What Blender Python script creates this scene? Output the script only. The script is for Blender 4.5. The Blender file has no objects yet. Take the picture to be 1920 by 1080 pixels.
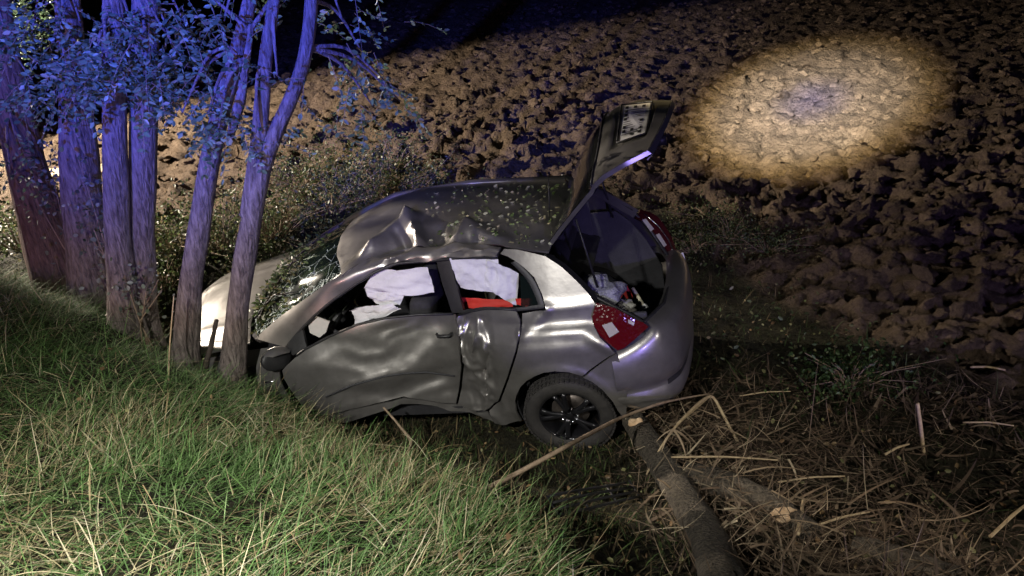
import bpy, bmesh, math, random
import numpy as np
from mathutils import Vector, Matrix, noise as mnoise
from mathutils.geometry import delaunay_2d_cdt

random.seed(7)
RNG = np.random.default_rng(11)
scene = bpy.context.scene
COL = scene.collection
rad = math.radians

# ------------------------------------------------------------------ camera
F_PX = 1387.0                       # focal length for a 1920 px wide picture (26 mm equivalent)
CAM_H = 3.26
PITCH, ROLL = rad(27), rad(-2)
FW = np.array([0, math.cos(PITCH), -math.sin(PITCH)])
_r0 = np.array([1.0, 0, 0]); _u0 = np.array([0, math.sin(PITCH), math.cos(PITCH)])
RT = math.cos(ROLL)*_r0 + math.sin(ROLL)*_u0
UP = -math.sin(ROLL)*_r0 + math.cos(ROLL)*_u0
CAM = np.array([0, 0, CAM_H])
cam_data = bpy.data.cameras.new('camera'); cam = bpy.data.objects.new('camera', cam_data)
COL.objects.link(cam)
cam_data.sensor_width = 36.0; cam_data.lens = 36.0*F_PX/1920
cam_data.clip_start = 0.05; cam_data.clip_end = 2000
m = Matrix.Identity(4)
for i in range(3):
    m[i][0], m[i][1], m[i][2], m[i][3] = RT[i], UP[i], -FW[i], CAM[i]
cam.matrix_world = m
scene.camera = cam

# ------------------------------------------------------------------ night sky, moon, exposure
world = bpy.data.worlds.new('World'); scene.world = world; world.use_nodes = True
nt = world.node_tree; nt.nodes.clear()
out = nt.nodes.new('ShaderNodeOutputWorld'); bg = nt.nodes.new('ShaderNodeBackground')
sky = nt.nodes.new('ShaderNodeTexSky'); sky.sky_type = 'NISHITA'; sky.sun_disc = False
sky.sun_elevation = rad(12); sky.sun_rotation = rad(250)
bg.inputs['Strength'].default_value = 0.00012
nt.links.new(sky.outputs[0], bg.inputs[0]); nt.links.new(bg.outputs[0], out.inputs[0])
sun_d = bpy.data.lights.new('moon', 'SUN'); sun_d.energy = 0.001; sun_d.angle = rad(2); sun_d.color = (.75, .83, 1)
sun = bpy.data.objects.new('moon', sun_d); COL.objects.link(sun); sun.rotation_euler = (rad(60), 0, rad(250))
vs = scene.view_settings
vs.view_transform = 'Standard'; vs.look = 'None'; vs.gamma = 1; vs.exposure = 3.0; vs.use_curve_mapping = False
scene.cycles.max_bounces = 6; scene.cycles.transparent_max_bounces = 12
scene.cycles.use_denoising = True

def aim(o, target):
    d = Vector(target) - o.location
    o.rotation_euler = d.to_track_quat('-Z', 'Y').to_euler()

def lamp(name, kind, loc, target, energy, color, size=.1, spot=60, blend=.4):
    d = bpy.data.lights.new(name, kind); o = bpy.data.objects.new(name, d); COL.objects.link(o)
    d.energy = energy; d.color = color; d.shadow_soft_size = size
    o.location = loc
    if kind == 'SPOT':
        d.spot_size = rad(spot); d.spot_blend = blend
    if target is not None: aim(o, target)
    return o
# the lamps that light the place: an emergency vehicle's work light and blue beacons on the road, a rescuer's torch, and an added fill over the litter
work = lamp('work_light', 'SPOT', (-9.6, 9.5, 3.6), (.4, 10.5, .3), 1350, (1, .86, .71), .07, 84, .28)
road = lamp('road_light', 'SPOT', (-1.6, .2, 3.6), (-1.35, 1.95, 1.3), 125, (1, .97, .90), .08, 80, 1.0)
beacon = lamp('blue_beacon', 'SPOT', (-3.0, -3.0, 4.3), (-2.05, 4.6, 3.55), 1600, (.06, .10, 1), .08, 37, 1.0)
beacon_far = lamp('second_blue_beacon', 'POINT', (1.6, -5.5, 2.9), None, 170, (.36, .28, 1), .10)
tail = lamp('vehicle_tail_lamp', 'SPOT', (-4.6, -3.4, 2.7), (-2.5, 4.7, 1.5), 80, (1, .50, .48), .08, 34, 1.0)
side = lamp('litter_fill_light', 'SPOT', (3.6, -1.6, 3.6), (2.45, 3.0, .4), 90, (1, .92, .84), .08, 42, 1.0)  # fill added to brighten the dark straw litter, no known source
torch = lamp('torch', 'SPOT', (-3.7, -3.0, 6.4), (5.0, 12.0, .35), 14500, (1, 1, 1), .02, 12.5, 1.0)
def torch_optics(o):
    # lens colour fringes: bluish hot spot, white body, yellow rim
    o.data.use_nodes = True; n = o.data.node_tree; em = n.nodes['Emission']
    tc = n.nodes.new('ShaderNodeTexCoord'); sp = n.nodes.new('ShaderNodeSeparateXYZ'); n.links.new(tc.outputs['Normal'], sp.inputs[0])
    ln = n.nodes.new('ShaderNodeVectorMath'); ln.operation = 'LENGTH'; cb = n.nodes.new('ShaderNodeCombineXYZ')
    n.links.new(sp.outputs[0], cb.inputs[0]); n.links.new(sp.outputs[1], cb.inputs[1]); n.links.new(cb.outputs[0], ln.inputs[0])
    dv = n.nodes.new('ShaderNodeMath'); dv.operation = 'DIVIDE'; dv.inputs[1].default_value = math.sin(rad(6.25)); n.links.new(ln.outputs['Value'], dv.inputs[0])
    r = n.nodes.new('ShaderNodeValToRGB'); e = r.color_ramp.elements
    e[0].position = 0; e[0].color = (.62, .66, 1.25, 1); e[1].position = .95; e[1].color = (1.0, .74, .34, 1)
    for p, c in ((.16, (.75, .78, 1.1, 1)), (.32, (1, .97, .92, 1)), (.62, (1, .94, .80, 1)), (.80, (1, .82, .44, 1))):
        k = e.new(p); k.color = c
    n.links.new(dv.outputs[0], r.inputs[0]); n.links.new(r.outputs[0], em.inputs['Color'])
torch_optics(torch)

# ------------------------------------------------------------------ helpers
def ray_w(px, py):
    return RT*((px-960)/F_PX) - UP*((py-540)/F_PX) + FW
def at_z(px, py, z):
    d = ray_w(px, py); return CAM + d*((z-CAM_H)/d[2])
def at_y(px, py, y):
    d = ray_w(px, py); return CAM + d*(y/d[1])

def tag(o, label=None, cat=None, group=None, kind=None):
    if label: o['label'] = label
    if cat: o['category'] = cat
    if group: o['group'] = group
    if kind: o['kind'] = kind
    return o

def empty(name, loc=(0, 0, 0), rz=0):
    o = bpy.data.objects.new(name, None); COL.objects.link(o)
    o.location = loc; o.rotation_euler = (0, 0, rz); o.empty_display_size = .1
    return o

def mesh_data(name, V, Fc, mats=(), smooth=True, cols=None, midx=None):
    me = bpy.data.meshes.new(name)
    V = np.asarray(V, dtype=np.float32)
    if isinstance(Fc, np.ndarray):
        n, k = Fc.shape
        me.vertices.add(len(V)); me.vertices.foreach_set('co', V.ravel())
        me.loops.add(n*k); me.loops.foreach_set('vertex_index', Fc.astype(np.int32).ravel())
        me.polygons.add(n); me.polygons.foreach_set('loop_start', np.arange(0, n*k, k, dtype=np.int32))
        me.polygons.foreach_set('loop_total', np.full(n, k, dtype=np.int32))
        me.update(calc_edges=True)
    else:
        me.from_pydata([tuple(map(float, v)) for v in V], [], Fc)
    me.validate()
    for mt in (mats if isinstance(mats, (list, tuple)) else [mats]):
        me.materials.append(mt)
    if midx is not None: me.polygons.foreach_set('material_index', np.asarray(midx, dtype=np.int32))
    me.polygons.foreach_set('use_smooth', np.full(len(me.polygons), smooth, dtype=bool))
    if cols is not None:
        a = me.attributes.new('Col', 'FLOAT_COLOR', 'POINT')
        c = np.ones((len(V), 4), dtype=np.float32); c[:, :cols.shape[1]] = cols
        a.data.foreach_set('color', c.ravel())
    me.update()
    return me

def mk(name, V, Fc, mat, parent=None, smooth=True, cols=None, thick=0, bevel=0, midx=None):
    me = mesh_data(name, V, Fc, mat, smooth, cols, midx)
    o = bpy.data.objects.new(name, me); COL.objects.link(o)
    if parent is not None: o.parent = parent
    if thick:
        s = o.modifiers.new('solid', 'SOLIDIFY'); s.thickness = thick; s.offset = -1
        if smooth:
            es = o.modifiers.new('sharp_rim', 'EDGE_SPLIT'); es.split_angle = rad(50)
    if bevel:
        b = o.modifiers.new('bevel', 'BEVEL'); b.width = bevel; b.segments = 2; b.limit_method = 'ANGLE'
    return o

class MB:
    """collects simple shapes into one mesh"""
    def __init__(s): s.V = []; s.F = []
    def add(s, V, F):
        k = len(s.V); s.V += [tuple(v) for v in V]; s.F += [tuple(i+k for i in f) for f in F]; return s
    def box(s, c, d, R=None):
        P = [np.array([sx*d[0]/2, sy*d[1]/2, sz*d[2]/2]) for sx in (-1, 1) for sy in (-1, 1) for sz in (-1, 1)]
        if R is not None: P = [np.asarray(R) @ p for p in P]
        return s.add([p+np.asarray(c) for p in P], [(0, 1, 3, 2), (4, 6, 7, 5), (0, 4, 5, 1), (2, 3, 7, 6), (0, 2, 6, 4), (1, 5, 7, 3)])
    def tube(s, pts, r, n=8, cap=True, jitter=0, squash=1.0):
        pts = [np.asarray(p, float) for p in pts]
        if np.isscalar(r): r = [r]*len(pts)
        up = np.array([0.13, .37, .92]); V = []; F = []
        prev = None
        for i, p in enumerate(pts):
            a = pts[min(i+1, len(pts)-1)] - pts[max(i-1, 0)]
            a = a/(np.linalg.norm(a)+1e-9)
            if prev is None:
                u = np.cross(a, up); 
                if np.linalg.norm(u) < .1: u = np.cross(a, [1, 0, 0])
            else:
                u = prev - a*np.dot(prev, a)
            u /= np.linalg.norm(u)+1e-9; prev = u
            w = np.cross(a, u)
            for k in range(n):
                t = 2*math.pi*k/n
                rr = r[i]*(1+jitter*(random.random()-.5))
                V.append(p + u*math.cos(t)*rr + w*math.sin(t)*rr*squash)
        for i in range(len(pts)-1):
            for k in range(n):
                F.append((i*n+k, i*n+(k+1) % n, (i+1)*n+(k+1) % n, (i+1)*n+k))
        if cap:
            F.append(tuple(range(n-1, -1, -1))); F.append(tuple((len(pts)-1)*n+k for k in range(n)))
        return s.add(V, F)
    def build(s, name, mat, parent=None, smooth=True, **k):
        return mk(name, s.V, s.F, mat, parent, smooth, **k)

def smoothstep(a, b, x):
    t = np.clip((x-a)/(b-a), 0, 1); return t*t*(3-2*t)

def hash2(ix, iy, seed):
    h = (ix.astype(np.int64)*374761393 + iy.astype(np.int64)*668265263 + seed*974711) & 0xffffffff
    h = ((h ^ (h >> 13))*1274126177) & 0xffffffff
    return ((h ^ (h >> 16)) & 0xffff)/65535.0
def vnoise(x, y, seed=0):
    x = np.asarray(x, float); y = np.asarray(y, float)
    ix = np.floor(x); iy = np.floor(y); fx = x-ix; fy = y-iy
    fx = fx*fx*(3-2*fx); fy = fy*fy*(3-2*fy)
    a = hash2(ix, iy, seed); b = hash2(ix+1, iy, seed); c = hash2(ix, iy+1, seed); d = hash2(ix+1, iy+1, seed)
    return (a*(1-fx)+b*fx)*(1-fy) + (c*(1-fx)+d*fx)*fy
def fbm(x, y, seed=0, o=4):
    s = 0; a = .5; 
    for k in range(o):
        s = s + a*vnoise(x*2**k, y*2**k, seed+k*17); a *= .5
    return s
def worley(x, y, seed=0):
    ix = np.floor(x); iy = np.floor(y)
    d1 = np.full(np.shape(x), 9.0); d2 = d1.copy(); val = np.zeros(np.shape(x)); tl = np.zeros(np.shape(x))
    for dx in (-1, 0, 1):
        for dy in (-1, 0, 1):
            cx = ix+dx; cy = iy+dy
            px = cx+hash2(cx, cy, seed); py = cy+hash2(cx, cy, seed+5)
            d = np.hypot(x-px, y-py); hv = hash2(cx, cy, seed+9)
            closer = d < d1
            tv = (x-px)*(hash2(cx, cy, seed+21)-.5)+(y-py)*(hash2(cx, cy, seed+23)-.5)
            tl = np.where(closer, tv, tl)
            d2 = np.where(closer, d1, np.minimum(d2, d)); val = np.where(closer, hv, val); d1 = np.where(closer, d, d1)
    return d1, d2, val, tl

# ------------------------------------------------------------------ materials
def new_mat(name):
    mt = bpy.data.materials.new(name); mt.use_nodes = True
    return mt, mt.node_tree, mt.node_tree.nodes['Principled BSDF']
def ramp(n, stops):
    r = n.nodes.new('ShaderNodeValToRGB'); e = r.color_ramp.elements
    while len(e) < len(stops): e.new(.5)
    for k, (p, c) in enumerate(stops):
        e[k].position = p; e[k].color = (*c, 1) if len(c) == 3 else c
    return r
def nz(n, scale, detail=4, rough=.6, vec=None, dist=0):
    t = n.nodes.new('ShaderNodeTexNoise'); t.inputs['Scale'].default_value = scale
    t.inputs['Detail'].default_value = detail; t.inputs['Roughness'].default_value = rough
    t.inputs['Distortion'].default_value = dist
    if vec is not None: n.links.new(vec, t.inputs['Vector'])
    return t
def objvec(n, scale=(1, 1, 1)):
    c = n.nodes.new('ShaderNodeTexCoord'); mp = n.nodes.new('ShaderNodeMapping')
    mp.inputs['Scale'].default_value = scale; n.links.new(c.outputs['Object'], mp.inputs['Vector'])
    return mp.outputs['Vector']
def simple(name, c1, c2=None, rough=.6, metal=0, scale=8, bump=0, bscale=40, stretch=(1, 1, 1), coat=0, spec=.5):
    mt, n, b = new_mat(name)
    b.inputs['Roughness'].default_value = rough; b.inputs['Metallic'].default_value = metal
    b.inputs['Coat Weight'].default_value = coat; b.inputs['Coat Roughness'].default_value = .15
    b.inputs['Specular IOR Level'].default_value = spec
    v = objvec(n, stretch)
    if c2 is None: b.inputs['Base Color'].default_value = (*c1, 1)
    else:
        t = nz(n, scale, 5, .65, v); r = ramp(n, [(.3, c1), (.7, c2)])
        n.links.new(t.outputs[0], r.inputs[0]); n.links.new(r.outputs[0], b.inputs['Base Color'])
    if bump:
        t = nz(n, bscale, 5, .65, v); bp = n.nodes.new('ShaderNodeBump'); bp.inputs['Strength'].default_value = bump
        bp.inputs['Distance'].default_value = .02
        n.links.new(t.outputs[0], bp.inputs['Height']); n.links.new(bp.outputs[0], b.inputs['Normal'])
    return mt
def attr_mat(name, rough=.6, trans=0, spec=.3, var=.25, vscale=30):
    mt, n, b = new_mat(name)
    a = n.nodes.new('ShaderNodeAttribute'); a.attribute_name = 'Col'
    b.inputs['Roughness'].default_value = rough; b.inputs['Specular IOR Level'].default_value = spec
    t = nz(n, vscale, 3, .6, objvec(n)); mr = n.nodes.new('ShaderNodeMapRange')
    mr.inputs['To Min'].default_value = 1-var; mr.inputs['To Max'].default_value = 1+var
    n.links.new(t.outputs[0], mr.inputs['Value'])
    mx = n.nodes.new('ShaderNodeVectorMath'); mx.operation = 'MULTIPLY'
    n.links.new(a.outputs['Color'], mx.inputs[0]); n.links.new(mr.outputs[0], mx.inputs[1])
    n.links.new(mx.outputs[0], b.inputs['Base Color'])
    if trans:
        tr = n.nodes.new('ShaderNodeBsdfTranslucent'); n.links.new(mx.outputs[0], tr.inputs['Color'])
        ms = n.nodes.new('ShaderNodeMixShader'); ms.inputs[0].default_value = trans
        n.links.new(b.outputs[0], ms.inputs[1]); n.links.new(tr.outputs[0], ms.inputs[2])
        n.links.new(ms.outputs[0], n.nodes['Material Output'].inputs['Surface'])
    return mt

M = {}
M['blade'] = attr_mat('grass_blade', .6, .25, .15)
M['leaf'] = attr_mat('tree_leaf', .45, .3, .4)
M['straw'] = attr_mat('dry_straw', .65, .1, .3)

def soil_mat(name, ground=False):
    mt, n, b = new_mat(name)
    v = objvec(n)
    t = nz(n, 3.5, 8, .7, v); r = ramp(n, [(.25, (.066, .046, .032)), (.5, (.135, .096, .064)), (.78, (.23, .17, .118))])
    n.links.new(t.outputs[0], r.inputs[0])
    t2 = nz(n, 45, 5, .7, v)
    mixv = n.nodes.new('ShaderNodeMix'); mixv.data_type = 'RGBA'; mixv.blend_type = 'MULTIPLY'; mixv.inputs[0].default_value = .7
    r2 = ramp(n, [(.3, (.55, .52, .5)), (.65, (1.25, 1.25, 1.2))]); n.links.new(t2.outputs[0], r2.inputs[0])
    n.links.new(r.outputs[0], mixv.inputs[6]); n.links.new(r2.outputs[0], mixv.inputs[7])
    col = mixv.outputs[2]
    if ground:
        a = n.nodes.new('ShaderNodeAttribute'); a.attribute_name = 'Col'
        tg = nz(n, 14, 6, .7, v); rg = ramp(n, [(.3, (.018, .016, .009)), (.55, (.036, .034, .016)), (.8, (.07, .06, .03))])
        n.links.new(tg.outputs[0], rg.inputs[0])
        mg = n.nodes.new('ShaderNodeMix'); mg.data_type = 'RGBA'
        n.links.new(a.outputs['Fac'], mg.inputs[0]); n.links.new(rg.outputs[0], mg.inputs[6]); n.links.new(col, mg.inputs[7])
        col = mg.outputs[2]
    n.links.new(col, b.inputs['Base Color'])
    b.inputs['Roughness'].default_value = .85; b.inputs['Specular IOR Level'].default_value = .25
    tb = nz(n, 9, 12, .78, v); bp = n.nodes.new('ShaderNodeBump'); bp.inputs['Strength'].default_value = 1.0; bp.inputs['Distance'].default_value = .11
    vo = n.nodes.new('ShaderNodeTexVoronoi'); vo.inputs['Scale'].default_value = 17; vo.feature = 'F1'
    vd = n.nodes.new('ShaderNodeVectorMath'); vd.operation = 'MULTIPLY_ADD'; vd.inputs[1].default_value = (.09, .09, .09)
    n.links.new(tb.outputs['Color'], vd.inputs[0]); n.links.new(v, vd.inputs[2]); n.links.new(vd.outputs[0], vo.inputs['Vector'])
    ma = n.nodes.new('ShaderNodeMath'); ma.operation = 'MULTIPLY_ADD'; ma.inputs[1].default_value = -.35
    n.links.new(vo.outputs['Distance'], ma.inputs[0]); n.links.new(tb.outputs[0], ma.inputs[2])
    n.links.new(ma.outputs[0], bp.inputs['Height']); n.links.new(bp.outputs[0], b.inputs['Normal'])
    return mt
M['ground'] = soil_mat('ground_soil', True)
M['clod'] = soil_mat('clod_soil')

def bark_mat(name, a, bcol, sc=1.0, bs=.8):
    mt, n, b = new_mat(name)
    v = objvec(n, (12*sc, 12*sc, 2.6*sc))
    t = nz(n, 3.0, 9, .75, v, .25); r = ramp(n, [(.36, a), (.5, tuple((x+y)/2 for x, y in zip(a, bcol))), (.64, bcol)])
    n.links.new(t.outputs[0], r.inputs[0]); n.links.new(r.outputs[0], b.inputs['Base Color'])
    vo = n.nodes.new('ShaderNodeTexVoronoi'); vo.feature = 'DISTANCE_TO_EDGE'; vo.inputs['Scale'].default_value = 2.6
    n.links.new(objvec(n, (12*sc, 12*sc, 2.0*sc)), vo.inputs['Vector'])
    ad = n.nodes.new('ShaderNodeMath'); ad.operation = 'ADD'
    n.links.new(t.outputs[0], ad.inputs[0]); n.links.new(vo.outputs['Distance'], ad.inputs[1])
    bp = n.nodes.new('ShaderNodeBump'); bp.inputs['Strength'].default_value = bs; bp.inputs['Distance'].default_value = .04
    n.links.new(ad.outputs[0], bp.inputs['Height']); n.links.new(bp.outputs[0], b.inputs['Normal'])
    b.inputs['Roughness'].default_value = .85
    return mt
M['bark'] = bark_mat('bark', (.06, .045, .04), (.27, .225, .20))
M['bark_brown'] = bark_mat('bark_brown', (.07, .045, .035), (.22, .15, .11))
M['log_bark'] = bark_mat('log_bark', (.035, .03, .022), (.17, .14, .10), 1.3, 1.0)
M['wood'] = simple('cut_wood', (.45, .28, .14), (.72, .55, .36), .8, scale=14, bump=.4)
M['twig'] = simple('twig_wood', (.14, .095, .06), (.32, .24, .16), .75, scale=18, bump=.3, bscale=60)
M['dark_twig'] = simple('dark_twig', (.02, .016, .012), (.06, .045, .035), .8, scale=18, bump=.3)
M['reed'] = simple('dry_reed', (.28, .2, .11), (.50, .40, .24), .65, scale=9, bump=.2, stretch=(4, 4, 4))

# ------------------------------------------------------------------ terrain
CP = [(-6, -2, 1.62), (-2, -2, 1.62), (2, -2, 1.6), (6, -2, 1.5), (-7, 1, 1.5), (-3.5, 0, 1.6), (0, 0, 1.6), (3, 0, 1.35), (6, 0.5, 1.0)]
for px, py, z in [(0, 1079, 1.32), (300, 1079, 1.36), (600, 1079, 1.36), (850, 1079, 1.32), (1000, 1079, 1.20), (1150, 1079, .85), (1500, 1079, .55), (1919, 1079, .55),
                  (0, 800, .95), (200, 850, 1.02), (500, 850, .86), (700, 860, .60), (880, 925, .72), (960, 990, .92), (100, 650, .80),
                  (430, 738, .44), (345, 700, .54), (240, 620, .62), (150, 575, .66), (0, 500, .62), (600, 800, .12), (540, 775, .18),
                  (740, 850, .10), (900, 850, .05), (1000, 900, .12), (1100, 930, .16), (1180, 980, .28), (1200, 800, .08), (1340, 740, .10),
                  (1300, 900, .28), (1500, 900, .30), (1700, 800, .28), (1919, 900, .42), (1500, 620, .10), (1300, 520, .10), (1700, 600, .2), (1919, 720, .3),
                  (1250, 385, .26), (1000, 340, .3), (600, 380, .26), (300, 400, .3), (0, 380, .34), (600, 250, .34), (1500, 300, .34), (1900, 400, .36)]:
    w = at_z(px, py, z); CP.append((w[0], w[1], z))
CP += [(.397, 3.965, .0), (.749, 5.525, .05), (-2.10, 4.62, -.34), (-1.75, 6.1, -.30), (-2.9, 5.5, -.12), (-.8, 4.25, -.14), (-.5, 5.6, -.12), (-3.1, 6.3, .05),
       (-12, 6, .8), (-10, 12, .36), (10, 12, .36), (0, 14, .36), (12, 4, .5), (0, 20, .36), (14, 20, .36), (-14, 20, .36)]
CP = np.array(CP)
def _tps(r2): return .5*r2*np.log(r2+1e-9)
_n = len(CP); _K = _tps(((CP[:, None, :2]-CP[None, :, :2])**2).sum(-1)) + np.eye(_n)*.02
_A = np.zeros((_n+3, _n+3)); _A[:_n, :_n] = _K; _A[:_n, _n] = 1; _A[:_n, _n+1:] = CP[:, :2]; _A[_n:, :_n] = _A[:_n, _n:].T
_W = np.linalg.solve(_A, np.r_[CP[:, 2], 0, 0, 0])
_fb = np.array([at_z(px, py, z)[:2] for px, py, z in [(0, 425, .3), (300, 425, .3), (600, 395, .25), (1000, 372, .25), (1250, 392, .25), (1350, 475, .2), (1480, 560, .15), (1600, 630, .17), (1750, 690, .22), (1919, 760, .3)]])
_fb = _fb[np.argsort(_fb[:, 0])]
def field_mask(x, y):
    yb = np.interp(x, np.r_[-40, _fb[:, 0], 12, 60], np.r_[_fb[0, 1], _fb[:, 1], 3.4, 3.4])
    return smoothstep(-.25, .35, y-yb + .5*(vnoise(x*1.7, y*1.7, 3)-.5))
def gz(x, y, fine=False):
    x = np.asarray(x, float); y = np.asarray(y, float); sh = np.broadcast(x, y).shape
    xf = np.broadcast_to(x, sh).ravel(); yf = np.broadcast_to(y, sh).ravel()
    z = np.full(xf.shape, _W[_n]) + _W[_n+1]*xf + _W[_n+2]*yf
    for k in range(_n):
        z += _W[k]*_tps((xf-CP[k, 0])**2 + (yf-CP[k, 1])**2)
    far = np.maximum(smoothstep(13, 20, yf), smoothstep(9, 14, np.abs(xf)))
    z = z*(1-far) + .36*far
    near = smoothstep(-1.5, -2.5, yf)
    z = z*(1-near) + 1.6*near
    fm = field_mask(xf, yf)
    z += fm*(.10*(fbm(xf*.55, yf*.9, 21, 3)-.45))
    if fine:
        u = xf*.9+yf*.35; v = yf*1.0-xf*.3
        wx = u+.25*fbm(xf*3, yf*3, 61, 3); wy = v+.25*fbm(xf*3+7, yf*3, 62, 3)
        d1, d2, val, tl = worley(wx*3.0, wy*3.8, 4)
        z += fm*((val-.5)*.085 + tl*.22 + np.minimum(d2-d1, .15)*.11)
        e1, e2, ev, el = worley(wx*8, wy*9.5, 14)
        z += fm*((ev-.5)*.05 + el*.11 + np.minimum(e2-e1, .12)*.05 + .09*(fbm(xf*9, yf*9, 8, 4)-.47))
        z += (1-fm)*.05*(fbm(xf*4, yf*4, 31, 4)-.47)
    return z.reshape(sh) if sh else float(z[0])
def ground_at(px, py, tmax=40):
    d = ray_w(px, py); t = np.arange(1.2, tmax, .01)
    P = CAM + d*t[:, None]; h = P[:, 2]-gz(P[:, 0], P[:, 1])
    k = int(np.argmax(h < 0)); p = P[k]
    return np.array([p[0], p[1], gz(p[0], p[1])])

def build_ground():
    ys = [-5.0]
    while ys[-1] < 600:
        y = ys[-1]; ys.append(y + (.2 if y < .8 else .026+.0052*max(0, y-2)**1.15 if y < 45 else (y-40)*.25+.6))
    ys = np.array(ys); s = np.linspace(-1, 1, 561)
    s = s*(.62+.38*np.abs(s))
    X = s[None, :]*(ys[:, None]*1.05+9); Y = np.repeat(ys[:, None], len(s), 1)
    Z = gz(X, Y, True)
    V = np.stack([X, Y, Z], -1).reshape(-1, 3)
    r, c = len(ys), len(s); i = np.arange(r*c).reshape(r, c)
    Fq = np.stack([i[:-1, :-1], i[:-1, 1:], i[1:, 1:], i[1:, :-1]], -1).reshape(-1, 4)
    fm = field_mask(V[:, 0], V[:, 1])
    o = mk('ground', V, Fq, M['ground'], None, True, np.repeat(fm[:, None], 3, 1))
    tag(o, 'ploughed brown field and grassy roadside ditch', 'ground', kind='structure')
build_ground()

# ------------------------------------------------------------------ blades, leaves and litter (vectorised)
def blades(name, base, length, width, azim, lean, curl, cols, mat, label, cat, seg=4, parent=None, twist=.6):
    n = len(base); V = np.zeros((n, seg*2+1, 3), np.float32)
    dirx = np.cos(azim); diry = np.sin(azim)
    sx = -diry*np.cos(twist*RNG.normal(size=n)); sy = dirx; 
    p = base.copy(); ang = lean.copy()          # angle from vertical
    ds = length/seg
    for k in range(seg):
        w = width*(1-.72*(k/seg)**1.5)*.5
        V[:, 2*k, 0] = p[:, 0]-sx*w; V[:, 2*k, 1] = p[:, 1]-sy*w; V[:, 2*k, 2] = p[:, 2]
        V[:, 2*k+1, 0] = p[:, 0]+sx*w; V[:, 2*k+1, 1] = p[:, 1]+sy*w; V[:, 2*k+1, 2] = p[:, 2]
        p[:, 0] += dirx*np.sin(ang)*ds; p[:, 1] += diry*np.sin(ang)*ds; p[:, 2] += np.cos(ang)*ds
        ang = ang+curl/seg
    V[:, 2*seg] = p
    b = (np.arange(n)*(seg*2+1))[:, None]
    T = []
    for k in range(seg-1):
        T += [(2*k, 2*k+1, 2*k+3), (2*k, 2*k+3, 2*k+2)]
    T.append((2*seg-2, 2*seg-1, 2*seg))
    Fq = np.concatenate([b+np.array(t)[None] for t in T])
    C = np.repeat(cols, seg*2+1, 0)
    o = mk(name, V.reshape(-1, 3), Fq, mat, parent, True, C)
    if label: tag(o, label, cat, kind='stuff')
    return o
def mixcol(n, pal, w, jitter=.25):
    k = RNG.choice(len(pal), n, p=np.array(w)/sum(w)); c = np.array(pal)[k]
    return np.clip(c*(1+jitter*RNG.normal(size=(n, 1))), .003, .9)

def tri_ico(sub):
    bm = bmesh.new(); bmesh.ops.create_icosphere(bm, subdivisions=sub, radius=1)
    V = np.array([v.co for v in bm.verts]); F = np.array([[v.index for v in f.verts] for f in bm.faces]); bm.free()
    return V, F
def leaves(pos, nrm_dir, size, aspect=.55):
    """folded leaf: 6 verts, 4 tris; nrm_dir = direction the leaf points"""
    n = len(pos); d = nrm_dir/np.linalg.norm(nrm_dir, axis=1, keepdims=True)
    r = RNG.normal(size=(n, 3)); s = np.cross(d, r); s /= np.linalg.norm(s, axis=1, keepdims=True)+1e-9
    u = np.cross(s, d); L = size[:, None]; w = L*aspect*.5
    f = (RNG.random((n, 1))*.5+.05)*w
    V = np.stack([pos, pos+d*L*.35+s*w+u*f, pos+d*L*.75+s*w*.75+u*f, pos+d*L, pos+d*L*.75-s*w*.75+u*f, pos+d*L*.35-s*w+u*f], 1)
    b = (np.arange(n)*6)[:, None]
    F = np.concatenate([b+np.array(t)[None] for t in [(0, 1, 2), (0, 2, 3), (0, 3, 4), (0, 4, 5)]])
    return V.reshape(-1, 3), F

# ------------------------------------------------------------------ the crashed car (car frame: x forward from the rear axle, y to its left, z up)
RC = np.array([[-0.95859, -0.20312, -0.19960], [0.07939, 0.48250, -0.87229], [0.27349, -0.85202, -0.44639]])
TC = np.array([0.59774, 0.69470, 5.69001])
_B = np.stack([RT, -UP, FW], 1)
CAR_R = _B @ RC; CAR_T = CAM + _B @ TC
CAR_M = Matrix([[*CAR_R[i], CAR_T[i]] for i in range(3)] + [[0, 0, 0, 1]])
CC = -RC.T @ TC
def car_w(p): return CAR_R @ np.asarray(p, float) + CAR_T
ZS = [.0, .18, .30, .45, .65, .80, .84, .95, 1.0, 1.40, 1.5]; YS = [.78, .80, .845, .862, .865, .858, .845, .765, .75, .56, .5]
XT = [-.9, -.75, -.6, -.4, .0, .4, 2.2, 2.6, 3.0, 3.3, 3.6]; TT = [.6, .80, .90, .96, .99, 1, 1, .99, .96, .88, .7]
YS2 = [.78, .80, .845, .862, .855, .812, .800, .765, .75, .56, .5]
def S0(x, z):
    y = np.interp(z, ZS, YS)*np.interp(x, XT, TT)
    A = np.interp(z, [0, .2, .4, .9, 1.35, 1.5], [.1, .14, .22, .22, .12, .10])
    return y - A*np.exp(-((x-.80)/.42)**2)
def cray(px, py): return RC.T @ np.array([(px-960)/F_PX, (py-540)/F_PX, 1.0])
_ts = np.linspace(3, 9, 3000)
def hit(px, py, g):
    P = CC + cray(px, py)*_ts[:, None]; v = g(P[:, 0], P[:, 1], P[:, 2])
    k = np.nonzero(v[:-1]*v[1:] <= 0)[0]
    return P[k[0]] if len(k) else None
def hs(px, py): return hit(px, py, lambda x, y, z: y-S0(x, z))
def hy(px, py, Y):
    d = cray(px, py); return CC + d*((Y-CC[1])/d[1])
def hx(px, py, X):
    d = cray(px, py); return CC + d*((X-CC[0])/d[0])
def hz(px, py, Z):
    d = cray(px, py); return CC + d*((Z-CC[2])/d[2])
def xz(pts): return [(h[0], h[2]) for h in (hs(*p) for p in pts)]

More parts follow.
